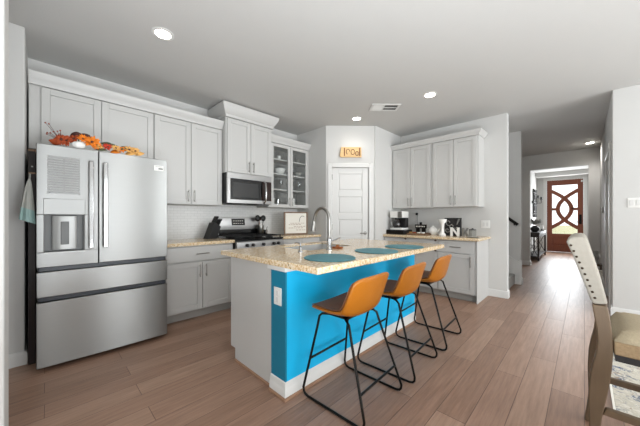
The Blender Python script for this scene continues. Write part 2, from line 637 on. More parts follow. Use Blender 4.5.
w = struct('added_window_4', MB().box(4.19, 3.1, 0.5, 4.27, 3.16, 2.4).box(4.19, 4.54, 0.5, 4.27, 4.6, 2.4).box(4.19, 3.16, 0.5, 4.27, 4.54, 0.56).box(4.19, 3.16, 2.34, 4.27, 4.54, 2.4).box(4.2, 3.16, 1.42, 4.26, 4.54, 1.47), 'trim', smooth=False)  # unseen window added around the corner fill light
bx(4.235, 3.16, 0.56, 4.24, 4.54, 2.34).build('pane', 'glass', w)
w = struct('window_2', MB().box(-0.5, -3.58, 0.0, -0.43, -3.5, 2.45).box(3.03, -3.58, 0.0, 3.1, -3.5, 2.45).box(-0.43, -3.58, 2.38, 3.03, -3.5, 2.45).box(1.26, -3.58, 0, 1.34, -3.5, 2.38), 'trim', smooth=False)
bx(-0.43, -3.545, 0.0, 3.03, -3.54, 2.38).build('pane', 'glass', w)

# pantry wall at 45 degrees with its doorway (local frame: x along the wall, -y towards the room)
PW = 0.842
DX0, DX1 = 0.100, 0.728
pw = MB().box(0, 0, 0, DX0, 0.1, CH).box(DX1, 0, 0, PW, 0.1, CH).box(DX0, 0, 2.055, DX1, 0.1, CH)
struct('wall_pantry', pw, 'wall', smooth=False, loc=(-3.137, 3.349, 0), rotz=PI / 4)
cs = MB()
CW = 0.07
for a, b in ((DX0 - CW, DX0), (DX1, DX1 + CW)):
    cs.box(a, -0.018, 0, b, 0, 2.055 + CW)
cs.box(DX0, -0.018, 2.055, DX1, 0, 2.055 + CW)
struct('trim_pantry_casing', cs, 'trim', loc=(-3.137, 3.349, 0), rotz=PI / 4, bevel=0.006)


def panel_door(mb, x0, x1, z0, z1, n, y=0.0, th=0.035, st=0.105):
    """slab with n stacked raised panels"""
    mb.box(x0, y + 0.016, z0, x1, y + th, z1)
    mb.box(x0, y, z0, x0 + st, y + 0.016, z1)
    mb.box(x1 - st, y, z0, x1, y + 0.016, z1)
    h = (z1 - z0 - 0.10) / n
    for i in range(n + 1):
        a = z0 + 0.0 + i * h
        mb.box(x0 + st, y, a, x1 - st, y + 0.016, a + 0.10)
    for i in range(n):
        a = z0 + 0.10 + i * h
        mb.box(x0 + st + 0.022, y + 0.005, a + 0.022, x1 - st - 0.022, y + 0.016, a + h - 0.10 - 0.022)
    return mb


pd = struct('door_1', panel_door(MB(), DX0 + 0.004, DX1 - 0.004, 0.01, 2.05, 5, y=0.012), 'trim', loc=(-3.137, 3.349, 0), rotz=PI / 4, bevel=0.004)
kn = MB().cyl((DX1 - 0.06, 0.014, 0.94), (DX1 - 0.06, -0.04, 0.94), 0.012).cyl((DX1 - 0.06, 0.014, 0.94), (DX1 - 0.06, 0.004, 0.94), 0.03)
kn.tube([(DX1 - 0.05, -0.04, 0.94), (DX1 - 0.11, -0.042, 0.942), (DX1 - 0.155, -0.038, 0.94)], 0.009)
kn.build('door_handle', 'nickel', pd)
hg = MB()
for z in (0.25, 1.0, 1.85):
    hg.box(DX0 + 0.0005, -0.004, z, DX0 + 0.012, 0.011, z + 0.09)
hg.build('hinges', 'nickel', pd)

# door in the hall's right wall
cs = MB()
for a, b in ((5.12, 5.2), (6.05, 6.13)):
    cs.box(0.227, a, 0, 0.245, b, 2.16)
cs.box(0.222, 5.1, 2.08, 0.245, 6.15, 2.18)
struct('trim_hall_casing', cs, 'trim', bevel=0.005)
d2 = MB()
panel_door(d2, 5.205, 6.045, 0.01, 2.07, 5)
bmesh.ops.transform(d2.bm, matrix=Matrix(((0, 1, 0, 0.262), (1, 0, 0, 0), (0, 0, 1, 0), (0, 0, 0, 1))), verts=d2.bm.verts)
struct('door_2', d2, 'trim', bevel=0.004)

# baseboards
BP = [(0.0005, 0.0005), (0.015, 0.0005), (0.015, 0.085), (0.009, 0.105), (0.0005, 0.11)]


def base(name, path):
    struct(name, MB().sweep(BP, path), 'trim')


base('baseboard_alcove', [(-3.28, -3.5), (-3.28, -0.112), (-3.8, -0.112)])
base('baseboard_right', [(-1.066, 4.81), (-0.82, 4.81), (-0.82, 4.93)])
base('baseboard_dining', [(0.245, 4.99), (0.245, 4.87), (4.2, 4.87)][::1])
base('baseboard_hall_end', [(-1.62, 8.58), (-0.985, 8.58), (-0.985, 8.7)])
base('baseboard_hall_right', [(0.065, 8.7), (0.065, 8.58), (0.245, 8.58), (0.245, 6.132)])
base('baseboard_stair', [(-0.816, 6.0), (-0.816, 6.12)])
base('baseboard_foyer_left', [(-1.24, 8.7), (-1.24, 12.6), (-1.05, 12.6)])
base('baseboard_pantry_side', [(-2.56, 3.925), (-2.536, 3.95), (-2.536, 4.19)])

# backsplash of small white tile, left of the pantry corner
struct('trim_backsplash', bx(-3.8895, 0.90, 0.915, -3.880, 3.349, 1.369).box(-3.8895, 1.72, 1.369, -3.880, 2.465, 1.40), 'tile', smooth=False)

# staircase going up to the left, seen past the wall end
st = MB()
for k in range(6):
    st.box(-0.90 - 0.26 * (k + 1), 4.932, 0, -0.90 - 0.26 * k, 5.975, 0.185 * (k + 1))
stairs = struct('trim_staircase', st, 'carpet', bevel=0.02)
sk = MB().prism([(-0.816, 0.0), (-0.816, 0.40), (-0.90, 0.44), (-2.5, 1.56), (-2.5, 0)], 'y', 5.977, 5.999)
struct('trim_stair_skirt', sk, 'trim')
np_ = MB().box(-0.835, 5.975, 0, -0.80, 6.0, 0.44)
struct('trim_stair_post', np_, 'trim', bevel=0.004)
hr = thing('handrail', 'black sloping handrail on the staircase wall past the kitchen wall end', 'handrail', (-0.86, 5.93, 1.09))
a = (0.01, 0, -0.01)
MB().tube([(0.01, -0.0, -0.015), (-0.16, 0, 0.125), (-1.6, 0, 1.33)], 0.026, 10).build('rail', 'blackm', hr)
MB().tube([(-0.05, 0.0, 0.02), (-0.05, 0.03, -0.02), (-0.05, 0.0695, -0.02)], 0.009, 8).build('bracket', 'blackm', hr)

# exterior past the front door
struct('ground_porch', bx(-3, 12.74, -0.14, 3, 15, -0.03), 'concrete', smooth=False)
struct('ground_lawn', bx(-25, 15, -0.2, 25, 60, -0.06), 'grass', smooth=False)

# ------------------------------------------------------------------ cabinets
def pull(mb, x, z, L, vertical=True, y=0.0):
    h = L / 2
    if vertical:
        mb.cyl((x, y - 0.028, z - h), (x, y - 0.028, z + h), 0.0062, 8)
        for s in (-1, 1):
            mb.cyl((x, y, z + s * h * 0.72), (x, y - 0.028, z + s * h * 0.72), 0.005, 8)
    else:
        mb.cyl((x - h, y - 0.028, z), (x + h, y - 0.028, z), 0.0062, 8)
        for s in (-1, 1):
            mb.cyl((x + s * h * 0.72, y, z), (x + s * h * 0.72, y - 0.028, z), 0.005, 8)
    return mb


def shaker(x0, x1, z0, z1, fr=0.058):
    mb = MB()
    mb.box(x0, 0, z0, x0 + fr, 0.02, z1).box(x1 - fr, 0, z0, x1, 0.02, z1)
    mb.box(x0 + fr, 0, z0, x1 - fr, 0.02, z0 + fr).box(x0 + fr, 0, z1 - fr, x1 - fr, 0.02, z1)
    mb.box(x0 + fr, 0.009, z0 + fr, x1 - fr, 0.019, z1 - fr)
    return mb


def cabinet(name, label, loc, rotz, w, d, z0, z1, doors=(), drawers=(), toe=False, side_to_floor=None, group=None):
    """front of doors at local y=0, body from y=.0205; doors: (x0,x1,z0,z1,handle x or None,handle z)"""
    t = thing(name, label, 'cabinet', loc, rotz, group)
    mb = MB()
    mb.box(0.0005, 0.0205, z0 + (0.105 if toe else 0), w - 0.0005, d, z1)
    mb.build('body', 'cab', t, smooth=False)
    if toe:
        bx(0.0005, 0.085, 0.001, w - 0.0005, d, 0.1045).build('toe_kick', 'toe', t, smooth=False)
    for (x0, x1, a, b, hx, hz) in doors:
        do = shaker(x0, x1, a, b).build('door', 'cab', t, bevel=0.0025)
        if hx is not None:
            pull(MB(), hx, hz, 0.15).build('handle', 'nickel', do)
    for (x0, x1, a, b) in drawers:
        dr = bx(x0, 0, a, x1, 0.02, b).build('drawer', 'cab', t, bevel=0.003)
        pull(MB(), (x0 + x1) / 2, (a + b) / 2, min(0.15, (x1 - x0) * 0.4), False).build('handle', 'nickel', dr)
    return t


UXF, BXF = -3.56, -3.28
R90 = PI / 2
UD = 3.889 - 3.56
# uppers on the left wall
c = cabinet('upper_cabinet', 'light grey two-door wall cabinet above the refrigerator', (UXF, -0.098, 0), R90, 0.986, UD, 1.83, 2.41,
            doors=[(0.078, 0.508, 1.835, 2.405, None, 0), (0.514, 0.982, 1.835, 2.405, None, 0)])
cabinet('upper_cabinet', 'tall light grey two-door wall cabinet between refrigerator and microwave', (UXF, 0.89, 0), R90, 0.824, UD, 1.37, 2.41,
        doors=[(0.004, 0.409, 1.375, 2.405, 0.376, 1.475), (0.415, 0.820, 1.375, 2.405, 0.448, 1.475)])
cabinet('upper_cabinet', 'taller light grey two-door cabinet directly above the microwave', (-3.45, 1.716, 0), R90, 0.750, 0.439, 1.822, 2.57,
        doors=[(0.018, 0.374, 1.83, 2.56, 0.341, 1.925), (0.380, 0.733, 1.83, 2.56, 0.413, 1.925)])
CR = [(-0.02, 0.0), (0.010, 0.0), (0.014, 0.022), (0.030, 0.045), (0.050, 0.085), (0.054, 0.105), (-0.02, 0.105)]
struct('trim_1', MB().sweep([(o, z + 2.4105) for o, z in CR], [(-3.56, 1.714), (-3.56, -0.098)][::-1]), 'cab')
CR2 = [(-0.02, 0.0), (0.012, 0.0), (0.016, 0.035), (0.028, 0.045), (0.072, 0.130), (0.076, 0.17), (-0.02, 0.17)]
struct('trim_2', MB().sweep([(o, z + 2.571) for o, z in CR2], [(-3.87, 1.716), (-3.45, 1.716), (-3.45, 2.466), (-3.87, 2.466)]), 'cab')
struct('trim_3', MB().sweep([(o, z + 2.4105) for o, z in CR], [(-3.56, 2.468), (-3.56, 3.348)]), 'cab')

# glass-front cabinet right of the microwave
gx, gw = 2.468, 0.880
gt = thing('glass_cabinet', 'light grey glass-door display cabinet in the corner beside the microwave', 'cabinet', (UXF, gx, 0), R90)
mb = MB()
mb.box(0.0005, 0.0205, 1.37, 0.018, UD, 2.41).box(gw - 0.018, 0.0205, 1.37, gw - 0.0005, UD, 2.41)
mb.box(0.018, 0.0205, 1.37, gw - 0.018, UD, 1.388).box(0.018, 0.0205, 2.392, gw - 0.018, UD, 2.41)
mb.build('body', 'cab', gt, smooth=False)
bx(0.0185, UD - 0.01, 1.3885, gw - 0.0185, UD, 2.3915).build('back_panel', 'cabin', gt, smooth=False)
SH = [1.388, 1.675, 1.93, 2.17]
for z in SH[1:]:
    bx(0.0185, 0.035, z - 0.018, gw - 0.0185, UD - 0.0105, z).build('shelf', 'cab', gt, smooth=False)
for x0, x1, hx in ((0.055, 0.450, 0.425), (0.456, 0.852, 0.482)):
    mb = MB()
    fr = 0.05
    mb.box(x0, 0, 1.375, x0 + fr, 0.02, 2.405).box(x1 - fr, 0, 1.375, x1, 0.02, 2.405)
    mb.box(x0 + fr, 0, 1.375, x1 - fr, 0.02, 1.375 + fr).box(x0 + fr, 0, 2.405 - fr, x1 - fr, 0.02, 2.405)
    do = mb.build('door', 'cab', gt, bevel=0.0025)
    bx(x0 + fr + 0.0005, 0.009, 1.4255, x1 - fr - 0.0005, 0.013, 2.3545).build('pane', 'glass', do, smooth=False)
    pull(MB(), hx, 1.47, 0.14).build('handle', 'nickel', do)
for a_, b_ in ((0.0005, 0.054), (0.853, gw - 0.0005)):
    bx(a_, 0.003, 1.37, b_, 0.02, 2.41).build('face_frame', 'cab', gt, smooth=False)


def gpos(lx, ly, z):
    return (UXF - ly, gx + lx, z)


MUG = [(0.0, 0.0), (0.036, 0.0), (0.040, 0.01), (0.041, 0.09), (0.038, 0.09), (0.036, 0.012), (0, 0.010)]
BOWL = [(0.0, 0.0), (0.035, 0.0), (0.07, 0.03), (0.085, 0.07), (0.080, 0.07), (0.062, 0.03), (0, 0.012)]
GOB = [(0.0, 0.0), (0.033, 0.0), (0.033, 0.004), (0.005, 0.01), (0.005, 0.07), (0.03, 0.095), (0.036, 0.13), (0.030, 0.165), (0.028, 0.165), (0.033, 0.13), (0.027, 0.10), (0, 0.085)]
TUM = [(0.0, 0.0), (0.030, 0.0), (0.036, 0.13), (0.033, 0.13), (0.028, 0.008), (0, 0.008)]


def mug(loc, m, label, group, s=1.0, a=0.0):
    t = thing('mug', label, 'mug', loc, a, group)
    MB().lathe([(r * s, z * s) for r, z in MUG], seg=16).build('cup', m, t)
    MB().tube([(0.039 * s, 0, 0.075 * s), (0.062 * s, 0, 0.07 * s), (0.066 * s, 0, 0.045 * s), (0.055 * s, 0, 0.022 * s), (0.039 * s, 0, 0.018 * s)], 0.005 * s, 7).build('handle', m, t)


z = SH[3]
mug(gpos(0.13, 0.13, z), 'nickel', 'small metallic mug at left end of the glass cabinet top shelf', 'mugs on the top display shelf', 0.95)
mug(gpos(0.31, 0.14, z), 'white', 'small white mug behind the left glass door on the top shelf', 'mugs on the top display shelf', 0.85)
mug(gpos(0.55, 0.13, z), 'nickel', 'small metallic mug behind the right glass door, top shelf, left one', 'mugs on the top display shelf', 0.95)
mug(gpos(0.73, 0.14, z), 'stone', 'small grey mug at right end of the glass cabinet top shelf', 'mugs on the top display shelf', 0.95)
z = SH[2]
tag(MB().lathe(BOWL, seg=20).build('bowl', 'dark', loc=gpos(0.115, 0.16, z)), 'dark bowl on the second shelf from the top of the glass cabinet', 'bowl', 'bowls in the glass cabinet')
tag(MB().lathe([(r * 1.25, q * 1.5) for r, q in BOWL], seg=20).build('bowl', 'white', loc=gpos(0.345, 0.17, z)), 'large white bowl on second shelf behind the left glass door', 'bowl', 'bowls in the glass cabinet')
tag(MB().lathe([(r * 0.8, q * 0.9) for r, q in BOWL], seg=20).build('bowl', 'dark', loc=gpos(0.55, 0.12, z)), 'small dark bowl on second shelf behind the right glass door', 'bowl', 'bowls in the glass cabinet')
tag(MB().lathe([(r * 0.9, q * 1.1) for r, q in BOWL], seg=20).build('bowl', 'stone', loc=gpos(0.73, 0.14, z)), 'grey bowl at right end of second shelf in the glass cabinet', 'bowl', 'bowls in the glass cabinet')
z = SH[1]
for lx, ly, txt in ((0.11, 0.12, 'at the left end'), (0.22, 0.2, 'second from the left end'), (0.34, 0.12, 'third from the left end'), (0.54, 0.12, 'fourth from the left end'), (0.65, 0.2, 'second from the right end'), (0.76, 0.12, 'at the right end')):
    tag(MB().lathe(GOB, seg=16).build('wine_glass', 'tumbler', loc=gpos(lx, ly, z)), 'clear wine glass on third shelf of the display cabinet, ' + txt, 'glass', 'wine glasses in the display cabinet')
z = SH[0]
mug(gpos(0.12, 0.10, z), 'white', 'large white mug at left end of the glass cabinet bottom shelf', 'white mugs on the bottom display shelf', 1.5, 2.5)
mug(gpos(0.55, 0.10, z), 'white', 'tall white mug on the bottom shelf behind the right glass door', 'white mugs on the bottom display shelf', 1.6, 2.5)
tag(MB().lathe(TUM, seg=16).build('tumbler', 'tumbler', loc=gpos(0.29, 0.14, z)), 'clear tumbler on the bottom shelf behind the left glass door', 'glass')
tag(MB().lathe([(r * 0.9, q * 0.6) for r, q in BOWL], seg=20).build('bowl', 'white', loc=gpos(0.72, 0.12, z)), 'small white bowl at right end of the glass cabinet bottom shelf', 'bowl', 'bowls in the glass cabinet')

# base cabinets, left wall
BD = 0.606
cabinet('base_cabinet', 'light grey base cabinet with one wide drawer beside the refrigerator', (BXF, 0.905, 0), R90, 0.828, BD, 0, 0.874,
        doors=[(0.03, 0.425, 0.12, 0.675, 0.391, 0.575), (0.431, 0.815, 0.12, 0.675, 0.465, 0.575)], drawers=[(0.03, 0.815, 0.69, 0.86)], toe=True)
cabinet('base_cabinet', 'light grey base cabinet in the corner right of the range', (BXF, 2.516, 0), R90, 0.831, BD, 0, 0.874,
        doors=[(0.01, 0.412, 0.12, 0.675, 0.38, 0.575), (0.418, 0.82, 0.12, 0.675, 0.45, 0.575)], drawers=[(0.01, 0.412, 0.69, 0.86), (0.418, 0.82, 0.69, 0.86)], toe=True)
tag(bx(-3.879, 0.90, 0.8745, -3.25, 1.735, 0.914).build('countertop', 'granite', bevel=0.006), 'speckled cream granite countertop between refrigerator and range', 'countertop', 'granite countertops')
tag(bx(-3.879, 2.515, 0.8745, -3.25, 3.348, 0.914).build('countertop', 'granite', bevel=0.006), 'speckled granite countertop in the corner right of the range', 'countertop', 'granite countertops')

# right wall uppers and bases
R0 = 0.0
UYF = 4.48
UDR = 4.809 - UYF
cabinet('upper_cabinet', 'light grey two-door wall cabinet above the coffee maker', (-2.534, UYF, 0), 0, 0.724, UDR, 1.37, 2.43,
        doors=[(0.02, 0.352, 1.375, 2.425, 0.325, 1.475), (0.358, 0.705, 1.375, 2.425, 0.390, 1.475)])
cabinet('upper_cabinet', 'light grey two-door wall cabinet nearest the hallway, above the letter sign', (-1.809, UYF, 0), 0, 0.689, UDR, 1.37, 2.43,
        doors=[(0.02, 0.338, 1.375, 2.425, 0.308, 1.475), (0.344, 0.668, 1.375, 2.425, 0.374, 1.475)])
struct('trim_4', MB().sweep([(o, z * 0.72 + 2.4305) for o, z in CR], [(-2.534, UYF), (-1.12, UYF), (-1.12, 4.79)]), 'cab')
BYF = 4.20
WX3 = [(-2.534, 0.444, 'light grey base cabinet below the coffee maker, against the pantry corner'), (-2.089, 0.489, 'light grey base cabinet in the middle of the three below the coffee counter'),
       (-1.599, 0.529, 'light grey base cabinet with end panel nearest the hallway')]
for i, (x, wd, lab) in enumerate(WX3):
    r = wd - (0.03 if i == 2 else 0.008)
    t = cabinet('base_cabinet', lab, (x, BYF, 0), 0, wd, BD, 0, 0.874, doors=[(0.008, r, 0.12, 0.675, 0.045 if i == 1 else r - 0.045, 0.575)], drawers=[(0.008, r, 0.69, 0.86)], toe=True)
    if i == 2:
        bx(wd, 0.0, 0.001, wd + 0.008, BD, 0.874).build('end_panel', 'cab', t, smooth=False)
    if i < 2:
        lb = MB()
        for q in (0.855, 0.70):
            lb.cyl((wd - 0.03, -0.001, q), (wd - 0.03, -0.02, q), 0.014, 12)
        lb.build('safety_latch', 'brown', t)
tag(bx(-2.533, 4.165, 0.8745, -1.03, 4.808, 0.914).build('countertop', 'granite', bevel=0.006), 'granite countertop under the coffee maker by the hallway', 'countertop', 'granite countertops')

# ------------------------------------------------------------------ refrigerator
FR = (-2.99, -0.043, 0)
fw_, fs = 0.909, 0.370
fr = thing('refrigerator', 'stainless french-door refrigerator with ice dispenser and two bottom drawers', 'refrigerator', FR, R90)
bx(0.004, 0.075, 0.02, fw_ - 0.004, 0.85, 1.745).build('body', 'dark', fr, bevel=0.006)


def bowed(x0, x1, z0, z1, hole=None, th=0.07, bow=0.008):
    """door slab with a gently bowed front face, bowed across the whole refrigerator"""
    mb = MB()
    n = 10

    def yf(x):
        u = (x - fw_ / 2) / (fw_ / 2)
        return bow * u * u
    xs = [x0 + (x1 - x0) * i / n for i in range(n + 1)]
    pts = [(x, yf(x)) for x in xs] + [(x1, th), (x0, th)]
    if not hole:
        mb.prism(pts, 'z', z0, z1)
    else:
        hx0, hx1, hz0, hz1 = hole
        mb.prism(pts, 'z', z0, hz0)
        mb.prism(pts, 'z', hz1, z1)
        for a, b in ((x0, hx0), (hx1, x1)):
            xx = [a + (b - a) * i / 4 for i in range(5)]
            mb.prism([(x, yf(x)) for x in xx] + [(b, th), (a, th)], 'z', hz0, hz1)
    return mb


hole = (0.041, 0.280, 0.93, 1.225)
dl = bowed(0.0, fs - 0.002, 0.814, 1.775, hole).build('door', 'steel', fr, bevel=0.003)
dr = bowed(fs + 0.002, fw_, 0.814, 1.775).build('door', 'steel', fr, bevel=0.004)
for o, x in ((dl, fs - 0.05), (dr, fs + 0.045)):
    mb = MB()
    mb.box(x - 0.017, -0.045, 0.945, x + 0.017, -0.028, 1.675)
    for q in (0.97, 1.63):
        mb.box(x - 0.012, -0.028, q, x + 0.012, 0.003, q + 0.03)
    mb.build('handle', 'chrome', o, bevel=0.006, seg=3)
# dispenser
bx(hole[0] - 0.004, -0.001, 1.226, hole[1] + 0.004, 0.01, 1.352).build('dispenser_panel', 'steel', dl, bevel=0.003)
mb = MB().box(hole[0], 0.06, hole[2], hole[1], 0.069, hole[3])
mb.box(hole[0], 0.004, hole[2], hole[0] + 0.006, 0.06, hole[3]).box(hole[1] - 0.006, 0.004, hole[2], hole[1], 0.06, hole[3])
mb.build('dispenser_recess', 'recessgrey', dl)
mb = MB().prism([(0.085, 0.059), (0.085, 0.03), (0.10, 0.02), (0.22, 0.02), (0.235, 0.03), (0.235, 0.059)], 'z', 0.945, 1.215)
mb.build('dispenser_column', 'silverplastic', dl, bevel=0.003)
MB().box(0.135, 0.012, 0.985, 0.185, 0.0195, 1.17).build('dispenser_lever', 'recessgrey', dl, bevel=0.004)
bx(hole[0] + 0.001, -0.004, 0.922, hole[1] - 0.001, 0.058, 0.93).build('drip_tray', 'silverplastic', dl)
for a, b in ((0.58, 0.776), (0.035, 0.54)):
    d = bowed(0.0, fw_, a, b).build('drawer', 'steel', fr, bevel=0.004)
    bx(0.012, 0.03, b + 0.002, fw_ - 0.012, 0.074, b + 0.036).build('recessed_grip', 'recess', d, bevel=0.003)
mb = MB()
for x in (0.08, fw_ - 0.08):
    mb.cyl((x, 0.15, 0.0), (x, 0.15, 0.021), 0.02)
    mb.cyl((x, 0.75, 0.0), (x, 0.75, 0.021), 0.02)
mb.build('feet', 'dark', fr)
lb = bx(0.79, 0.0005, 1.662, 0.872, 0.0025, 1.712).build('label_sticker', 'whiteplastic', dr)
bx(0.828, -0.0007, 1.676, 0.866, 0.0003, 1.688).box(0.80, -0.0007, 1.702, 0.86, 0.0003, 1.705).build('print', 'inkdark', lb)
# message board with magnets
bd = thing('message_board', 'clear lined message board held by magnets on the left refrigerator door', 'board', (-2.99 + 0.0, -0.043, 1.39), R90)
bx(0.058, -0.002, 0.0, 0.25, -0.0005, 0.30).build('sheet', 'acrylic', bd)
mb = MB()
for k in range(14):
    z = 0.02 + k * 0.0195
    mb.box(0.066, -0.0028, z, 0.150, -0.0022, z + 0.006).box(0.158, -0.0028, z, 0.242, -0.0022, z + 0.006)
mb.build('lines', 'boardline', bd, smooth=False)
for x, z in ((0.064, 0.294), (0.244, 0.294), (0.064, 0.006), (0.244, 0.006)):
    MB().cyl((x, -0.0005, z), (x, -0.006, z), 0.006, 10).build('magnet', 'chrome', bd)

# towel / mitt hanging on the side of the refrigerator
mt = thing('oven_mitt', 'grey and pale teal oven mitt hanging beside the refrigerator', 'mitt', (-3.06, -0.080, 1.17))


def mittf(u, v):
    z = 0.33 * u
    k = (1 - u) ** 0.7
    a = 2 * PI * v
    return (0.022 * k * math.sin(a) + 0.012 * math.sin(5 * a) * k + 0.004 * math.cos(a), -0.010 * k + (0.040 * k + 0.006) * math.cos(a), z - 0.02 * k * math.cos(a))


MB().grid(lambda u, v: mittf(0.30 + 0.70 * u, v), 10, 14).build('body', 'greycloth', mt)
MB().grid(lambda u, v: mittf(0.30 * u, v), 5, 14).build('cuff', 'tealcloth', mt)
MB().tube([(0, 0.003, 0.325), (0, 0.006, 0.37), (0, 0.0, 0.375), (0, -0.002, 0.325)], 0.002, 6).build('loop', 'greycloth', mt)
tag(MB().cyl((-3.06, -0.0395, 1.548), (-3.06, -0.085, 1.548), 0.006, 8).box(-3.07, -0.0425, 1.53, -3.05, -0.0395, 1.56).build('magnet_hook', 'framewood'), 'small hook on the refrigerator side holding the oven mitt', 'hook')

bdp = thing('folded_board', 'tall dark wood folded board standing between the refrigerator and the wall', 'board', (-3.5, -0.070, 0))
bx(-0.30, -0.022, 0.002, 0.27, 0.020, 1.745).build('panel', 'darkwood', bdp, bevel=0.003)
MB().cyl((0.271, 0, 1.62), (0.274, 0, 1.62), 0.006, 8).build('screw', 'nickel', bdp)
bx(-0.301, -0.024, 1.7455, 0.272, 0.022, 1.762).build('top_rail', 'framewood', bdp, bevel=0.002)

# autumn garland and pumpkin on top
gl = thing('autumn_garland', 'orange autumn leaf and flower garland on top of the refrigerator', 'garland', (-3.10, 0.1, 1.776))


def leafmesh(mb, c, yaw, pitch, L, wd):
    n = 6
    R = Matrix.Rotation(yaw, 4, 'Z') @ Matrix.Rotation(-pitch, 4, 'Y')
    a, b = [], []
    for i in range(n + 1):
        u = i / n
        ww = wd * math.sin(PI * min(1, u * 0.94 + 0.03)) * (1 - 0.3 * u)
        a.append(mb.bm.verts.new(Vector(c) + R @ Vector((L * u, ww, 0.010 * math.sin(3 * u)))))
        b.append(mb.bm.verts.new(Vector(c) + R @ Vector((L * u, -ww, 0.010 * math.sin(3 * u)))))
    for i in range(n):
        mb.bm.faces.new((a[i], a[i + 1], b[i + 1], b[i]))
    return mb


def flower(c, r, m, nm, n=16):
    mb = MB()
    for k in range(n):
        leafmesh(mb, (0, 0, 0), 2 * PI * k / n + random.uniform(-.1, .1), random.uniform(0.15, 0.75), r * random.uniform(.85, 1.1), r * 0.24)
    mb.rot(1.15 + random.uniform(-.2, .2), 'Y').rot(random.uniform(-.5, .3), 'Z').move(c)
    o = mb.build(nm, m, gl, solid=0.002)
    MB().ball((c[0] + 0.012, c[1], c[2] + 0.004), r * 0.22, r * 0.26, r * 0.26).build('flower_center', 'maroon', o)


for c, r, m in (((0.05, 0.0, 0.055), 0.055, 'rust'), ((0.055, 0.03, 0.050), 0.05, 'rust'), ((0.04, 0.075, 0.075), 0.055, 'rust'), ((0.060, 0.185, 0.060), 0.068, 'orange'), ((0.055, 0.125, 0.085), 0.05, 'orange'),
                ((0.07, 0.215, 0.030), 0.045, 'orange'), ((0.075, 0.235, 0.018), 0.035, 'gold'), ((0.07, 0.295, 0.020), 0.045, 'red'), ((0.07, 0.35, 0.022), 0.045, 'gold'), ((0.07, 0.40, 0.018), 0.040, 'orange'),
                ((0.07, 0.45, 0.026), 0.050, 'gold'), ((0.07, 0.50, 0.026), 0.045, 'gold')):
    flower((c[0], c[1], max(c[2], r * 0.98)), r, m, 'flower')
for c, yaw, p, L, wd, m in (((0.03, 0.05, 0.09), 1.5, 0.6, 0.09, 0.040, 'maroon'), ((0.02, 0.10, 0.10), 1.2, 0.4, 0.09, 0.040, 'maroon'), ((0.03, 0.13, 0.11), 1.9, 0.1, 0.08, 0.035, 'maroon'),
                            ((0.03, 0.06, 0.12), 1.5, 0.2, 0.07, 0.03, 'maroon'), ((0.05, 0.25, 0.085), 1.5, -0.25, 0.11, 0.035, 'green'), ((0.04, 0.27, 0.06), 1.4, 0.2, 0.10, 0.03, 'green'),
                            ((0.05, 0.38, 0.05), 1.6, 0.1, 0.09, 0.028, 'maroon'), ((0.06, 0.37, 0.045), 1.2, 0.3, 0.08, 0.028, 'green'),
                            ((0.08, 0.21, 0.012), 1.5, 0.1, 0.08, 0.02, 'green'), ((0.06, 0.50, 0.02), 1.5, 0.3, 0.08, 0.03, 'gold'), ((0.06, -0.01, 0.02), -1.5, 0.3, 0.07, 0.03, 'rust'),
                            ((0.08, 0.42, 0.008), 1.5, 0.25, 0.09, 0.03, 'gold'), ((0.08, 0.31, 0.008), 1.8, 0.2, 0.09, 0.025, 'orange')):
    mb = leafmesh(MB(), (0, 0, 0), 0, 0, L, wd).rot(1.0, 'X')
    mb.rot(-p, 'Y').rot(yaw, 'Z').move(c)
    mb.build('leaf', m, gl, solid=0.002)
sp = MB()
be = MB()
for k in range(9):
    y = -0.03 + random.uniform(-0.05, 0.05)
    tip = (0.02 + random.uniform(-.02, .03), y - 0.02, 0.09 + random.uniform(0, 0.1))
    sp.tube([(0.03, 0.02, 0.0), (0.03, 0.0, 0.05), tip], 0.0015, 5)
    be.ball(tip, 0.006, u=8, v=6)
spo = sp.build('berry_sprig', 'maroon', gl)
be.build('berry', 'berry', spo)
MB().tube([(0.03, -0.02, 0.004), (0.03, 0.15, 0.008), (0.03, 0.5, 0.004)], 0.004, 6).build('vine', 'maroon', gl)
pk = thing('pumpkin', 'small white pumpkin nestled in the garland on the refrigerator', 'pumpkin', (-3.018, 0.20, 1.776))


def pumpf(u, v):
    a = 2 * PI * u
    b = -PI / 2 + PI * v
    r = 0.042 * math.cos(b) * (1 + 0.07 * abs(math.sin(4 * a)))
    return (r * math.cos(a) * 0.8, r * math.sin(a), 0.031 + 0.031 * math.sin(b))


MB().grid(pumpf, 40, 12).build('body', 'white', pk)
MB().tube([(0, 0, 0.058), (0.003, 0, 0.07), (0.01, 0, 0.078)], [0.007, 0.005, 0.004], 7).build('stem', 'green', pk)

# ------------------------------------------------------------------ range and microwave
rg = thing('range', 'stainless gas range with black cast-iron grates between the granite counters', 'range', (-3.225, 1.740, 0), R90)
RW = 0.770
bx(0.004, 0.03, 0.09, RW - 0.004, 0.64, 0.895).build('body', 'dark', rg, bevel=0.003)
bx(0.03, 0.09, 0.001, RW - 0.03, 0.6, 0.0895).build('plinth', 'dark', rg)
od = bx(0.006, 0.0, 0.27, RW - 0.006, 0.0295, 0.775).build('oven_door', 'steel_plain', rg, bevel=0.004)
bx(0.12, -0.002, 0.36, RW - 0.12, 0.0, 0.66).build('oven_window', 'black', od)
MB().cyl((0.06, -0.045, 0.735), (RW - 0.06, -0.045, 0.735), 0.011).cyl((0.1, -0.045, 0.735), (0.1, 0, 0.735), 0.008).cyl((RW - 0.1, -0.045, 0.735), (RW - 0.1, 0, 0.735), 0.008).build('oven_handle', 'chrome', od)
bx(0.006, 0.0, 0.095, RW - 0.006, 0.0295, 0.262).build('storage_drawer', 'steel_plain', rg, bevel=0.004)
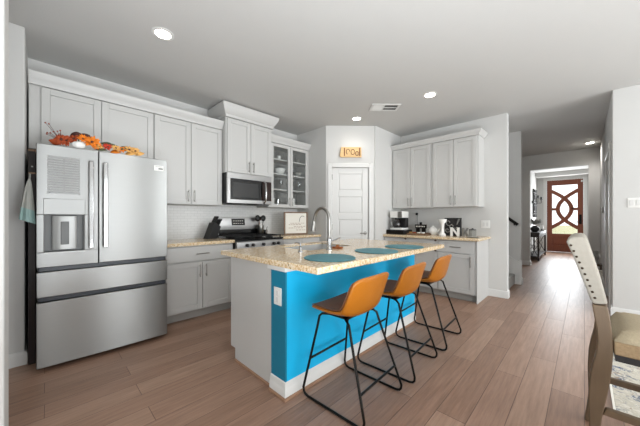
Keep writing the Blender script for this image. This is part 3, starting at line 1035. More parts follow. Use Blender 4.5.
MB().prism([(-0.02, 0.785), (-0.012, 0.875), (0.0, 0.885), (0.0295, 0.885), (0.0295, 0.785)], 'x', 0.004, RW - 0.004).build('control_panel', 'steel_plain', rg, bevel=0.002)
for x in (0.145, 0.235, 0.40, 0.575, 0.655):
    k = MB().cyl((x, -0.017, 0.835), (x, -0.05, 0.832), 0.021, 16).build('knob', 'dark', rg, bevel=0.003)
    MB().box(x - 0.003, -0.056, 0.82, x + 0.003, -0.0505, 0.845).build('pointer', 'chrome', k)
bx(0.002, 0.001, 0.8955, RW - 0.002, 0.585, 0.915).build('cooktop', 'black', rg, bevel=0.004)
for gx0 in (0.012, 0.262, 0.512):
    mb = MB()
    gx1 = gx0 + 0.238
    for y in (0.04, 0.30, 0.555):
        mb.box(gx0, y, 0.938, gx1, y + 0.014, 0.952)
    for q in (0.0, 0.075, 0.150, 0.224):
        mb.box(gx0 + q, 0.04, 0.938, gx0 + q + 0.014, 0.569, 0.952)
    for q in (0.0, 0.224):
        for y in (0.04, 0.30, 0.555):
            mb.box(gx0 + q, y, 0.9155, gx0 + q + 0.014, y + 0.014, 0.938)
    mb.build('grate', 'iron', rg, bevel=0.003)
for x, y in ((0.13, 0.16), (0.13, 0.43), (0.38, 0.30), (0.63, 0.16), (0.63, 0.43)):
    MB().lathe([(0.0, 0.0), (0.05, 0.0), (0.05, 0.008), (0.034, 0.01), (0.034, 0.018), (0, 0.02)], (x, y, 0.9155)).build('burner', 'iron', rg)
MB().prism([(0.588, 0.9155), (0.60, 1.03), (0.592, 1.055), (0.612, 1.20), (0.635, 1.205), (0.648, 1.19), (0.648, 0.9155)], 'x', 0.02, RW - 0.02).build('backguard', 'steel_plain', rg, bevel=0.004)
bx(0.045, 0.582, 0.93, RW - 0.045, 0.5915, 1.025).build('vent_strip', 'black', rg)
dp = MB().prism([(0.5955, 1.085), (0.6095, 1.185), (0.605, 1.186), (0.591, 1.086)], 'x', 0.25, 0.47).build('display', 'black', rg)
mb = MB()
for r_ in range(2):
    for k in range(5):
        zz = 1.105 + r_ * 0.04
        yy = 0.5935 + (zz - 1.085) * 0.14
        mb.box(0.275 + k * 0.036, yy - 0.0022, zz, 0.297 + k * 0.036, yy + 0.001, zz + 0.014)
mb.build('buttons', 'nickel', dp)

mw = thing('microwave', 'stainless over-the-range microwave with dark glass door', 'microwave', (-3.43, 1.722, 0), R90)
MWW = 0.716
bx(0.002, 0.031, 1.402, MWW - 0.002, 0.44, 1.82).build('body', 'dark', mw, bevel=0.003)
bx(0.0, 0.0, 1.742, MWW, 0.030, 1.82).build('vent_panel', 'steel_plain', mw, bevel=0.003)
dm = MB()
dm.box(0.0, 0.0, 1.405, 0.045, 0.03, 1.74).box(0.045, 0.0, 1.405, MWW, 0.03, 1.455)
dm.box(0.045, 0.004, 1.455, 0.548, 0.03, 1.74)
dmo = dm.build('door', 'steel_plain', mw, bevel=0.002)
bx(0.046, 0.0, 1.456, 0.547, 0.0038, 1.739).build('door_glass', 'black', dmo)
bx(0.085, -0.001, 1.49, 0.485, -0.0001, 1.69).build('window', mat('microwave_window', '#303030', 0.1), dmo)
MB().tube([(0.578, -0.002, 1.42), (0.578, -0.05, 1.45), (0.578, -0.062, 1.58), (0.578, -0.05, 1.71), (0.578, -0.002, 1.74)], 0.015, 12).build('handle', 'chrome', dmo)
bx(0.549, 0.0015, 1.456, MWW, 0.0302, 1.7405).build('control_panel', mat('microwave_controls', '#2a1610', 0.25), mw)
bx(0.1, 0.06, 1.397, 0.3, 0.36, 1.4015).box(0.46, 0.06, 1.397, 0.66, 0.36, 1.4015).build('filter', 'vent', mw)
tag(bx(-3.47, 2.22, 1.381, -3.36 - 0.1, 2.41, 1.396).build('under_cabinet_lamp', 'vent'), 'thin grey strip fixture under the right end of the microwave', 'lamp')

# ------------------------------------------------------------------ counter items on the left wall
kb = thing('knife_block', 'black slanted knife block on the counter left of the range', 'knife block', (-3.66, 1.60, 0.9145), R90 + 0.25)
MB().prism([(-0.085, 0.0), (0.055, 0.0), (0.125, 0.165), (0.015, 0.225)], 'y', -0.055, 0.055).build('block', 'dark', kb, bevel=0.005)
for i, yy in enumerate((-0.036, -0.012, 0.012, 0.036)):
    for j, t in enumerate((0.0, 0.06)):
        x = 0.038 + t
        z = 0.214 - t * 0.545
        kh = MB().tube([(x, yy, z + 0.001), (x + 0.052, yy, z + 0.085 - 0.006 * j)], 0.009, 8).build('knife_handle', 'iron', kb)
        MB().ball((x + 0.054, yy, z + 0.089 - 0.006 * j), 0.009, u=8, v=6).build('knife_butt', 'chrome', kh)
ck = thing('utensil_crock', 'silver utensil crock on the back corner of the range', 'crock', (-3.738, 2.44, 0.953))
MB().lathe([(0.0, 0.0), (0.048, 0.0), (0.052, 0.01), (0.055, 0.13), (0.05, 0.13), (0.047, 0.012), (0, 0.012)]).build('pot', 'nickel', ck)
for i, (dx, dy, kind, lab) in enumerate(((0.0, -0.035, 'ladle', 'black ladle leaning left in the utensil crock'), (0.01, 0.03, 'spoon', 'black cooking spoon leaning right in the utensil crock'), (-0.015, 0.0, 'spatula', 'dark wooden spatula in the middle of the utensil crock'))):
    u = thing('cooking_' + kind if kind == 'spoon' else kind, lab, 'utensil', (-3.738 + dx, 2.44 + dy * 0.5, 0.967), 0, 'utensils in the crock')
    MB().tube([(0, 0, 0), (dx, dy * 0.8, 0.19)], 0.005, 7).build('stick', 'brownleather' if kind == 'spatula' else 'iron', u)
    if kind == 'spatula':
        MB().box(dx - 0.004, dy - 0.03, 0.19, dx + 0.004, dy + 0.03, 0.25).build('blade', 'maroon', u, bevel=0.003)
    else:
        MB().ball((dx, dy * 0.9, 0.228), 0.022, 0.046, 0.050).build('bowl', 'iron', u)
pt = thing('spoon_rest', 'small chrome cup with tongs beside the utensil crock', 'cup', (-3.62, 2.46, 0.953))
MB().lathe([(0.0, 0.0), (0.03, 0.0), (0.034, 0.06), (0.031, 0.06), (0.028, 0.008), (0, 0.008)]).build('cup', 'chrome', pt)
MB().tube([(0, 0, 0.01), (0.01, 0.03, 0.11)], 0.004, 6).tube([(0.005, 0, 0.01), (0.015, 0.015, 0.1)], 0.004, 6).build('tongs', 'chrome', pt)

pf = thing('picture_frame', 'wood-framed white print leaning on the corner counter', 'picture', (-3.50, 2.995, 0.9155), R90 - 0.35)
fwid, fh = 0.425, 0.385
mb = MB()
mb.box(-fwid / 2, 0, 0, -fwid / 2 + 0.024, 0.02, fh).box(fwid / 2 - 0.024, 0, 0, fwid / 2, 0.02, fh)
mb.box(-fwid / 2 + 0.024, 0, 0, fwid / 2 - 0.024, 0.02, 0.024).box(-fwid / 2 + 0.024, 0, fh - 0.02, fwid / 2 - 0.024, 0.02, fh)
mb.build('frame', 'framewood', pf, bevel=0.003)
pr = bx(-fwid / 2 + 0.0245, 0.008, 0.0245, fwid / 2 - 0.0245, 0.018, fh - 0.0205).build('print', 'paper', pf)
mb = MB()
for z, a, b in ((0.19, -0.10, 0.12), (0.165, -0.13, 0.05), (0.135, -0.04, 0.16), (0.11, -0.13, 0.10), (0.075, 0.0, 0.16)):
    x = a
    while x < b:
        l = random.uniform(0.02, 0.045)
        mb.box(x, 0.0072, z, x + l, 0.0079, z + 0.007)
        x += l + 0.012
mb.build('lettering', 'ink', pr)
MB().tube([(0.06, 0.0075, 0.22), (0.07, 0.0075, 0.28), (0.10, 0.0075, 0.315), (0.135, 0.0075, 0.315), (0.15, 0.0075, 0.30)], 0.004, 6).build('drawing', 'inkdark', pr)
bx(-0.03, 0.0195, 0.001, 0.03, 0.16, 0.008).build('easel_foot', 'framewood', pf)

# ------------------------------------------------------------------ kitchen island
IX0, IX1, IY0, IY1 = -2.25, -1.415, 1.118, 3.02
isl = thing('kitchen_island', 'kitchen island with bright blue seating side and grey end panel', 'island', (IX0, IY0, 0))


def L(mb):
    return mb.move((-IX0, -IY0, 0))


L(MB().box(-2.175, 1.125, 0.105, -1.576, 1.60, 0.8735).box(-2.175, 2.24, 0.105, -1.576, 3.015, 0.8735).box(-2.175, 1.60, 0.105, -1.576, 2.24, 0.66).box(-2.175, 1.6, 0.66, -2.155, 2.24, 0.8735)).build('cabinet_body', 'cab', isl, smooth=False)
L(MB().box(-2.105, 1.127, 0.001, -1.576, 3.013, 0.1045)).build('toe_kick', 'cab', isl, smooth=False)
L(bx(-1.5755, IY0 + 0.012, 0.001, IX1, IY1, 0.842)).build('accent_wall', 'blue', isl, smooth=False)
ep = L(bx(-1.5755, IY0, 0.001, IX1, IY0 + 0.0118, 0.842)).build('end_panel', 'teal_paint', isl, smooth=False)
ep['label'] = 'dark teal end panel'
L(MB().box(-1.600, IY0 - 0.018, 0.8425, IX1 + 0.018, IY1 + 0.01, 0.8738)).build('top_trim', 'trim', isl, bevel=0.004)
IB = [(0.0005, 0.001), (0.016, 0.001), (0.016, 0.06), (0.012, 0.066), (0.012, 0.085), (0.007, 0.105), (0.0005, 0.11)]
L(MB().sweep(IB, [(-1.5755, IY0), (IX1, IY0), (IX1, IY1)][::1])).build('baseboard', 'trim', isl)
SM = [(0.0165, 0.001), (0.028, 0.001), (0.026, 0.012), (0.0165, 0.018)]
L(MB().sweep(SM, [(-1.5755, IY0), (IX1, IY0), (IX1, IY1)])).build('shoe_moulding', 'shoe', isl)
L(MB().sweep([(0.0005, 0.001), (0.012, 0.001), (0.010, 0.012), (0.0005, 0.018)], [(-2.105, 1.1265), (-1.604, 1.1265)])).build('end_moulding', 'shoe', isl)
op = L(bx(-1.537, IY0 - 0.006, 0.605, -1.455, IY0 - 0.0005, 0.725)).build('outlet_plate', 'whiteplastic', isl, bevel=0.002)
L(MB().box(-1.509, IY0 - 0.0085, 0.625, -1.483, IY0 - 0.0062, 0.66).box(-1.509, IY0 - 0.0085, 0.67, -1.483, IY0 - 0.0062, 0.705)).build('socket', 'trim', op, bevel=0.001)
for a, b in ((1.14, 1.59), (1.60, 2.23), (2.24, 3.0)):
    d = MB().box(-2.195, a, 0.12, -2.1755, b, 0.675)
    L(d).build('door', 'cab', isl, bevel=0.002)

CX0, CX1, CY0_, CY1 = -2.292, -1.082, 1.088, 3.03
SX0, SX1, SY0, SY1 = -2.145, -1.72, 1.62, 2.22
ct = MB()
ct.box(CX0, CY0_, 0.8745, CX1, SY0, 0.914).box(CX0, SY1, 0.8745, CX1, CY1, 0.914)
ct.box(CX0, SY0, 0.8745, SX0, SY1, 0.914).box(SX1, SY0, 0.8745, CX1, SY1, 0.914)
bmesh.ops.remove_doubles(ct.bm, verts=ct.bm.verts, dist=1e-5)
tag(ct.build('island_countertop', 'granite', bevel=0.004), 'large speckled granite countertop on the blue island', 'countertop', 'granite countertops')
sk = thing('kitchen_sink', 'stainless undermount sink set into the island countertop', 'sink', (SX0, SY0, 0.70))
wx, wy = SX1 - SX0, SY1 - SY0
mb = MB().box(0.003, 0.003, 0, wx - 0.003, wy - 0.003, 0.006).box(0.003, 0.003, 0.006, 0.009, wy - 0.003, 0.205).box(wx - 0.009, 0.003, 0.006, wx - 0.003, wy - 0.003, 0.205)
mb.box(0.009, 0.003, 0.006, wx - 0.009, 0.009, 0.205).box(0.009, wy - 0.009, 0.006, wx - 0.009, wy - 0.003, 0.205)
mb.build('basin', 'sink', sk)
MB().lathe([(0, 0), (0.04, 0), (0.04, 0.004), (0, 0.004)], (wx / 2, wy / 2, 0.0065)).build('drain', 'nickel', sk)
fc = thing('faucet', 'tall chrome gooseneck faucet on the island beside the sink', 'faucet', (-1.625, 1.775, 0.9145))
MB().lathe([(0, 0), (0.03, 0), (0.03, 0.006), (0.022, 0.012), (0.022, 0.10), (0.014, 0.11), (0, 0.11)]).build('base', 'chrome', fc)
arc = [(0, 0, 0.108), (0, 0, 0.27)]
for k in range(1, 11):
    t = PI * k / 10 * 0.92
    arc.append((-0.092 + 0.092 * math.cos(t), -0.0 * k, 0.27 + 0.105 * math.sin(t)))
arc.append((-0.195, 0, 0.245))
MB().tube(arc, 0.0145, 12).build('spout', 'nickel', fc)
MB().tube([(-0.194, 0, 0.252), (-0.20, 0, 0.20), (-0.208, 0, 0.162)], [0.016, 0.020, 0.024], 12).build('spray_head', 'nickel', fc)
MB().tube([(0.01, 0.02, 0.075), (0.02, 0.05, 0.085), (0.035, 0.11, 0.105)], 0.007, 8).build('lever', 'chrome', fc)
sd = thing('soap_dispenser', 'short chrome soap dispenser pump beside the sink', 'dispenser', (-1.70, 1.50, 0.9145))
MB().lathe([(0, 0), (0.022, 0), (0.022, 0.006), (0.012, 0.012), (0.012, 0.045), (0.007, 0.05), (0.007, 0.075), (0, 0.075)], seg=14).build('body', 'chrome', sd)
MB().tube([(0.0, 0, 0.07), (-0.05, 0, 0.075), (-0.07, 0, 0.068)], 0.006, 8).build('nozzle', 'chrome', sd)
# copper stopper discs by the faucet
tag(MB().lathe([(0, 0), (0.05, 0), (0.055, 0.012), (0.05, 0.016), (0.02, 0.018), (0.012, 0.03), (0, 0.032)]).build('sink_stopper', mat('copper', '#a8663a', 0.25, 0.9), loc=(-1.66, 1.93, 0.9145)), 'copper-coloured sink stopper lying behind the faucet', 'stopper')

for (x, y), lab in zip(((-1.295, 1.42), (-1.275, 1.99), (-1.265, 2.47)), ('nearest round teal placemat on the island, by the front corner', 'middle round teal placemat on the island', 'farthest round teal placemat on the island')):
    t = MB().lathe([(0, 0), (0.180, 0), (0.184, 0.003), (0.180, 0.007), (0.10, 0.0065), (0, 0.0065)], seg=40).build('placemat', 'teal', loc=(x, y, 0.9145))
    tag(t, lab, 'placemat', 'round teal placemats')

# ------------------------------------------------------------------ stools
def stool(label, loc, rz):
    t = thing('counter_stool', label, 'stool', loc, rz, 'leather counter stools at the island')
    PR = [(-0.212, 0.612), (-0.188, 0.624), (-0.12, 0.618), (-0.04, 0.608), (0.035, 0.603), (0.092, 0.610), (0.124, 0.635), (0.140, 0.682), (0.150, 0.740), (0.160, 0.800), (0.172, 0.862)]
    WD = [0.192, 0.206, 0.215, 0.219, 0.222, 0.224, 0.225, 0.224, 0.223, 0.220, 0.212]

    def samp(u):
        f = u * (len(PR) - 1)
        i = min(int(f), len(PR) - 2)
        k = f - i
        return (PR[i][0] * (1 - k) + PR[i + 1][0] * k, PR[i][1] * (1 - k) + PR[i + 1][1] * k, WD[i] * (1 - k) + WD[i + 1] * k)

    def fn(off, ins):
        def g(u, v):
            u2 = ins + u * (1 - 2 * ins)
            x, z, wd = samp(u2)
            x2, z2, _ = samp(min(1, u2 + 0.02))
            x1, z1, _ = samp(max(0, u2 - 0.02))
            d = Vector((x2 - x1, 0, z2 - z1)).normalized()
            nrm = Vector((-d.z, 0, d.x))
            s = (2 * v - 1) * (1 - ins * 0.7)
            # bucket sides curl inwards, most around the bend
            curl = 0.050 * math.exp(-((u2 - 0.58) / 0.28) ** 2) + 0.008
            p = Vector((x, s * wd, z)) + nrm * (curl * abs(s) ** 3 + off)
            if u2 > 0.9:
                p.z -= 0.024 * ((u2 - 0.9) / 0.1) * abs(s) ** 7
            if u2 < 0.08:
                p.x += 0.03 * ((0.08 - u2) / 0.08) * abs(s) ** 4
            p.z -= 0.028
            return p
        return g
    sh = MB().grid(fn(0.0, 0.0), 22, 14).build('shell', 'leather', t, solid=0.022, sub=1)
    MB().grid(fn(0.0165, 0.022), 22, 14).build('seat_lining', 'brownleather', t, solid=0.006, sub=1)
    # stitched seam up the middle of the back
    # sled frames
    for s in (-1, 1):
        y0, y1 = 0.165 * s, 0.232 * s
        pts = [(0.0, 0.10 * s, 0.554), (-0.10, 0.13 * s, 0.557), (-0.140, y0 * 0.95, 0.556), (-0.155, y0, 0.54)]
        n = 6
        for k in range(1, n):
            f = k / n
            pts.append((-0.152 - 0.088 * f, y0 + (y1 - y0) * f, 0.54 - 0.48 * f))
        pts += [(-0.241, y1, 0.055), (-0.238, y1, 0.032), (-0.225, y1, 0.016), (-0.200, y1, 0.009), (0.0, y1, 0.009), (0.205, y1, 0.009), (0.228, y1, 0.016), (0.240, y1, 0.032), (0.242, y1, 0.055)]
        for k in range(1, n):
            f = k / n
            pts.append((0.242 - 0.152 * f, y1 + (y0 - y1) * f, 0.055 + 0.475 * f))
        pts += [(0.088, y0, 0.538), (0.066, y0 * 0.95, 0.553), (0.0, 0.10 * s, 0.554)]
        MB().tube(pts, 0.0082, 8).build('leg_frame', 'blackm', t)
    yy = 0.165 + 0.063 * 0.62
    MB().cyl((-0.2065, -yy, 0.25), (-0.2065, yy, 0.25), 0.008, 8).build('footrest', 'blackm', t)
    MB().cyl((0.203, -yy - 0.012, 0.18), (0.203, yy + 0.012, 0.18), 0.008, 8).build('back_rail', 'blackm', t)
    bx(-0.10, -0.13, 0.549, 0.05, 0.13, 0.562).build('mounting_plate', 'blackm', t)
    return t


s0 = stool('cognac leather counter stool nearest the camera at the island', (-1.13, 1.472, 0), 0.04)
dup(s0, (-1.122, 2.077, 0), 0.05, 'cognac leather counter stool in the middle of the three at the island')
dup(s0, (-1.132, 2.732, 0), 0.05, 'cognac leather counter stool farthest along the island')

# ------------------------------------------------------------------ coffee counter items
cz = 0.9145
tr = thing('pod_drawer', 'black coffee pod drawer under the coffee maker', 'drawer', (-2.36, 4.42, cz))
bx(-0.17, -0.14, 0, 0.17, 0.16, 0.075).build('case', 'dark', tr, bevel=0.004)
bx(-0.16, -0.147, 0.008, 0.16, -0.1405, 0.066).build('front', 'blackm', tr, bevel=0.002)
mb = MB()
for k in range(4):
    mb.lathe([(0, 0), (0.022, 0), (0.026, 0.02), (0, 0.02)], (-0.11 + k * 0.07, -0.151, 0.025), 10)
cm = thing('coffee_maker', 'white and black drip coffee maker on the pod drawer', 'coffee maker', (-2.36, 4.44, cz + 0.0755))
bx(-0.11, -0.13, 0, 0.11, 0.12, 0.035).build('base', 'whiteplastic', cm, bevel=0.006)
bx(-0.11, 0.02, 0.0355, 0.11, 0.12, 0.2095).build('column', 'dark', cm, bevel=0.004)
bx(-0.12, -0.12, 0.21, 0.115, 0.12, 0.325).build('reservoir', 'whiteplastic', cm, bevel=0.012, seg=3)
bx(0.03, -0.128, 0.215, 0.112, -0.1205, 0.32).build('control_panel', 'nickel', cm, bevel=0.003)
cf = MB().lathe([(0, 0), (0.055, 0), (0.07, 0.04), (0.062, 0.11), (0.045, 0.135), (0.048, 0.15), (0, 0.15)], (-0.02, -0.055, 0.0355)).build('carafe', 'coffee', cm)
MB().tube([(-0.07, -0.09, 0.16), (-0.10, -0.11, 0.15), (-0.10, -0.11, 0.08), (-0.08, -0.09, 0.06)], 0.007, 8).build('carafe_handle', 'chrome', cf)
cs_ = thing('cable_clips', 'power cord with dark plugs running up the wall beside the coffee maker', 'cord', (-2.20, 4.806, 1.0))
MB().tube([(0, -0.006, -0.07), (0.01, -0.006, 0.1), (0.0, -0.006, 0.3)], 0.004, 6).build('cord', 'stone', cs_)
for z in (0.03, 0.25):
    MB().box(-0.02, -0.03, z, 0.02, -0.0105, z + 0.04).build('plug', 'dark', cs_, bevel=0.004)
ty = thing('serving_tray', 'wooden serving tray with small cups beside the coffee maker', 'tray', (-2.0, 4.43, cz))
bx(-0.16, -0.12, 0, 0.16, 0.12, 0.012).build('bottom', 'framewood', ty, bevel=0.003)
mb = MB()
for a, b in (((-0.16, -0.12), (0.16, -0.11)), ((-0.16, 0.11), (0.16, 0.12))):
    mb.box(a[0], a[1], 0.0125, b[0], b[1], 0.032)
mb.build('rim', 'framewood', ty, bevel=0.002)
for i, (x, y, m, lab) in enumerate(((-0.115, -0.06, 'gold', 'tan cup at the left front of the serving tray'), (-0.045, -0.075, 'rust', 'rust red cup at the front of the serving tray'), (0.10, -0.07, 'white', 'white cup at the right front of the serving tray'), (0.035, -0.08, 'paper', 'cream cup in the front middle of the serving tray'))):
    tag(MB().lathe([(0, 0), (0.022, 0), (0.030, 0.035), (0.027, 0.035), (0.02, 0.006), (0, 0.006)], seg=14).build('cup', m, loc=(-2.0 + x, 4.43 + y, cz + 0.0125)), lab, 'cup', 'cups on the serving tray')
bs = thing('black_sign', 'black block-shaped table sign standing behind the serving tray', 'sign', (-2.05, 4.62, cz))
bx(-0.10, -0.015, 0.10, 0.10, 0.015, 0.17).build('board', 'blackm', bs, bevel=0.003)
bx(-0.085, -0.015, 0.0, -0.02, 0.015, 0.0995).box(0.02, -0.015, 0, 0.085, 0.015, 0.0995).build('base', 'blackm', bs, bevel=0.003)
bx(-0.02, -0.012, 0.1705, 0.02, 0.012, 0.21).build('finial', 'blackm', bs, bevel=0.004)
mb = MB()
for k in range(6):
    mb.box(-0.08 + k * 0.028, -0.0165, 0.125, -0.064 + k * 0.028, -0.0152, 0.147)
mb.build('lettering', 'paper', bs)
tp = thing('teapot', 'round white teapot behind the serving tray', 'teapot', (-1.83, 4.60, cz))
MB().lathe([(0, 0), (0.045, 0), (0.075, 0.045), (0.072, 0.09), (0.045, 0.125), (0.02, 0.135), (0.012, 0.15), (0, 0.155)]).build('body', 'white', tp)
MB().tube([(0.06, 0, 0.05), (0.10, 0, 0.08), (0.115, 0, 0.11)], [0.014, 0.010, 0.008], 8).build('spout', 'white', tp)
MB().tube([(-0.06, 0, 0.1), (-0.10, 0, 0.1), (-0.10, 0, 0.05), (-0.065, 0, 0.04)], 0.006, 8).build('handle', 'white', tp)

# decorative letters
gb = thing('goblet', 'white wooden goblet standing left of the letter sign', 'goblet', (-1.625, 4.46, cz))
MB().lathe([(0, 0), (0.05, 0), (0.052, 0.02), (0.025, 0.05), (0.02, 0.12), (0.03, 0.19), (0.062, 0.235), (0.066, 0.265), (0.058, 0.265), (0.03, 0.22), (0, 0.2)]).build('body', 'white', gb)
sg = thing('letter_sign', 'black decorative sign with silver swirls and a white letter N', 'sign', (-1.485, 4.55, cz))
bx(-0.135, -0.012, 0, 0.115, 0.012, 0.285).build('backing', 'iron', sg, bevel=0.003)
sw = MB()
for (x, z, r_) in ((-0.07, 0.21, 0.055), (-0.02, 0.15, 0.05), (-0.09, 0.09, 0.04), (0.06, 0.12, 0.03)):
    sw.tube([(x + r_ * (0.3 + 0.7 * k / 14) * math.cos(k * 0.42), -0.016, z + r_ * (0.3 + 0.7 * k / 14) * math.sin(k * 0.42)) for k in range(15)], 0.006, 6)
sw.prism([(0.045, 0.18), (0.075, 0.275), (0.105, 0.275), (0.06, 0.18)], 'y', -0.018, -0.0125)
sw.build('swirls', 'nickel', sg)
MB().prism([(-0.035, 0.0), (-0.035, 0.135), (0.0, 0.135), (0.065, 0.045), (0.065, 0.135), (0.10, 0.135), (0.10, 0.0), (0.068, 0.0), (0.0, 0.09), (0.0, 0.0)], 'y', -0.05, -0.026).build('letter', 'white', sg)
lk = thing('letter_block', 'silver grey standing letter K beside the letter sign', 'letter', (-1.325, 4.56, cz))
MB().box(-0.035, -0.014, 0, -0.008, 0.014, 0.13).prism([(-0.008, 0.055), (0.03, 0.13), (0.058, 0.13), (0.022, 0.068), (0.062, 0.0), (0.03, 0.0), (-0.008, 0.05)], 'y', -0.014, 0.014).build('letter', 'nickel', lk)
bk = thing('ribbed_canister', 'ribbed grey canister at the hallway end of the coffee counter', 'canister', (-1.205, 4.52, cz))


def ribf(u, v):
    a = 2 * PI * u
    r = 0.048 + 0.004 * math.sin(16 * a)
    return (r * math.cos(a), r * math.sin(a), 0.10 * v)


MB().grid(ribf, 96, 2).build('body', 'stone', bk)
MB().lathe([(0, 0), (0.05, 0), (0.05, 0.012), (0.015, 0.016), (0.012, 0.028), (0, 0.03)], (0, 0, 0.1005)).build('lid', 'dark', bk)
tag(MB().lathe([(0, 0), (0.05, 0), (0.075, 0.008), (0.072, 0.011), (0.05, 0.004), (0, 0.004)], seg=24).build('saucer', 'stone', loc=(-1.16, 4.37, cz)), 'thin grey dish at the front hallway end of the coffee counter', 'dish')
ow = thing('outlet_cover', 'white outlet cover on the wall beyond the coffee counter end', 'outlet', (-1.10, 4.8095, 1.10))
bx(-0.06, -0.006, -0.06, 0.06, 0, 0.06).build('plate', 'whiteplastic', ow, bevel=0.002)
bx(-0.04, -0.0085, -0.03, -0.01, -0.0062, 0.03).box(0.01, -0.0085, -0.03, 0.04, -0.0062, 0.03).build('sockets', 'trim', ow, bevel=0.001)

# plaque above the pantry door (on the 45-degree wall)
C4 = math.cos(PI / 4)


def pantry(lx, ly):
    return (-3.137 + lx * C4 - ly * C4, 3.349 + lx * C4 + ly * C4)


px_, py_ = pantry(0.415, -0.001)
pq = thing('wooden_plaque', 'orange pine plaque with burnt lettering above the pantry door', 'plaque', (px_, py_, 2.225), PI / 4)
MB().prism([(-0.185, 0.03), (-0.16, 0.17), (0.18, 0.17), (0.185, 0.0), (-0.17, 0.0)], 'y', -0.04, -0.001).build('board', 'plaque', pq, bevel=0.004)
for cx_, cz_, ra, rb, n_ in ((-0.045, 0.09, 0.03, 0.045, 9), (0.035, 0.085, 0.03, 0.045, 12), (0.105, 0.06, 0.025, 0.035, 12)):
    MB().tube([(cx_ + ra * math.cos(k * 0.55), -0.042, cz_ + rb * math.sin(k * 0.55)) for k in range(n_)], 0.006, 6).build('letter', 'plaquedark', pq)
for a_ in (-0.115, 0.143):
    bx(a_, -0.044, 0.02, a_ + 0.018, -0.0405, 0.155).build('letter', 'plaquedark', pq)

# ------------------------------------------------------------------ ceiling fixtures
def downlight(x, y, label, power, r=0.085):
    t = thing('recessed_light', label, 'ceiling light', (x, y, CH - 0.0005), 0, 'recessed ceiling lights')
    MB().lathe([(r * 0.72, -0.004), (r, -0.003), (r * 1.02, 0.0), (r * 0.72, 0.0)], seg=32).build('trim_ring', 'trim', t)
    MB().lathe([(0, -0.006), (r * 0.7, -0.005), (r * 0.7, -0.0005), (0, -0.0005)], seg=32).build('lens', 'lamp', t)
    d = bpy.data.lights.new('bulb', 'SPOT')
    d.energy = power
    d.spot_size = math.radians(150)
    d.spot_blend = 0.8
    d.shadow_soft_size = 0.07
    d.color = (1.0, 0.97, 0.93)
    o = bpy.data.objects.new('bulb', d)
    COL.objects.link(o)
    o.parent = t
    o.location = (0, 0, -0.03)


downlight(-2.56, 0.706, 'round recessed light in the ceiling near the refrigerator', 9)
downlight(-2.566, 3.443, 'round recessed light in the ceiling before the pantry door', 6)
downlight(-1.404, 3.433, 'round recessed light in the ceiling right of the air vent', 15)
downlight(0.083, 7.96, 'round recessed light in the hallway ceiling', 28)
vt = thing('ceiling_vent', 'white ceiling air vent between the far recessed lights', 'vent', (-2.02, 3.37, CH - 0.0005), PI / 4 + 0.0)
VX, VY = 0.20, 0.115
MB().box(-VX, -VY, -0.008, VX, -VY + 0.03, 0).box(-VX, VY - 0.03, -0.008, VX, VY, 0).box(-VX, -VY + 0.03, -0.008, -VX + 0.03, VY - 0.03, 0).box(VX - 0.03, -VY + 0.03, -0.008, VX, VY - 0.03, 0).box(-0.03, -VY + 0.03, -0.008, -0.012, VY - 0.03, 0).box(-0.012, -0.006, -0.008, VX - 0.03, 0.006, 0).build('frame', 'trim', vt, smooth=False)
bx(-0.012, -VY + 0.03, -0.003, VX - 0.03, VY - 0.03, 0).build('grille', 'vent', vt)
mb = MB()
for k in range(8):
    y = -VY + 0.034 + k * 0.0195
    mb.box(-VX + 0.031, y, -0.007, -0.031, y + 0.014, -0.0002)
mb.build('louvers', 'whiteplastic', vt)

# light switch on the dining wall, thermostat in the hall
sw_ = thing('light_switch', 'white double light switch on the wall right of the hallway', 'switch', (0.425, 4.8695, 1.32))
bx(-0.058, -0.006, 0, 0.058, 0, 0.118).build('plate', 'whiteplastic', sw_, bevel=0.002)
for x in (-0.026, 0.026):
    bx(x - 0.016, -0.0105, 0.026, x + 0.016, -0.0062, 0.092).build('rocker', 'trim', sw_, bevel=0.001)
th = thing('thermostat', 'small white thermostat on the right hallway wall', 'thermostat', (0.2445, 7.1, 1.29))
bx(-0.022, -0.05, 0, -0.0005, 0.05, 0.11).build('case', 'whiteplastic', th, bevel=0.006)
bx(-0.0235, -0.03, 0.05, -0.0222, 0.03, 0.09).build('screen', 'vent', th)

# ------------------------------------------------------------------ foyer
cas = MB()
for a, b in ((-1.055, -0.965), (-0.025, 0.065)):
    cas.box(a, 12.58, 0, b, 12.5995, 2.63)
cas.box(-0.965, 12.58, 2.53, -0.025, 12.5995, 2.63)
struct('trim_front_door_casing', cas, 'trim', bevel=0.004)
fx0, fx1, fz1 = -0.962, -0.028, 2.52
fd = bpy.data.objects.new('door_3', None)
COL.objects.link(fd)
fd['kind'] = 'structure'
fd.location = (fx0, 12.63, 0.012)
FW, FH = fx1 - fx0, fz1 - 0.012
stl = 0.14
gz0, gz1 = 0.63, 2.33
mb = MB()
mb.box(0, 0, 0, stl, 0.045, FH).box(FW - stl, 0, 0, FW, 0.045, FH)
mb.box(stl, 0, 0, FW - stl, 0.045, 0.22).box(stl, 0, 0.52, FW - stl, 0.045, gz0).box(stl, 0, gz1, FW - stl, 0.045, FH)
mb.box(stl, 0.012, 0.22, FW - stl, 0.035, 0.52).box(stl + 0.05, 0.002, 0.26, FW - stl - 0.05, 0.012, 0.48)
mb.build('slab', 'doorwood', fd, bevel=0.004)
gc = FW / 2
zc = 1.49
mb = MB()


def band(pts, wd, yo=0.0):
    n = len(pts)
    for i in range(n - 1):
        p, q = Vector(pts[i]), Vector(pts[i + 1])
        d = (q - p).normalized()
        nn = Vector((-d.y, d.x)) * wd / 2
        e = d * 0.012
        mb.prism([tuple(p - nn - e), tuple(q - nn + e), tuple(q + nn + e), tuple(p + nn - e)], 'y', 0.002 + yo + 0.0004 * (i % 2), 0.043 - yo)


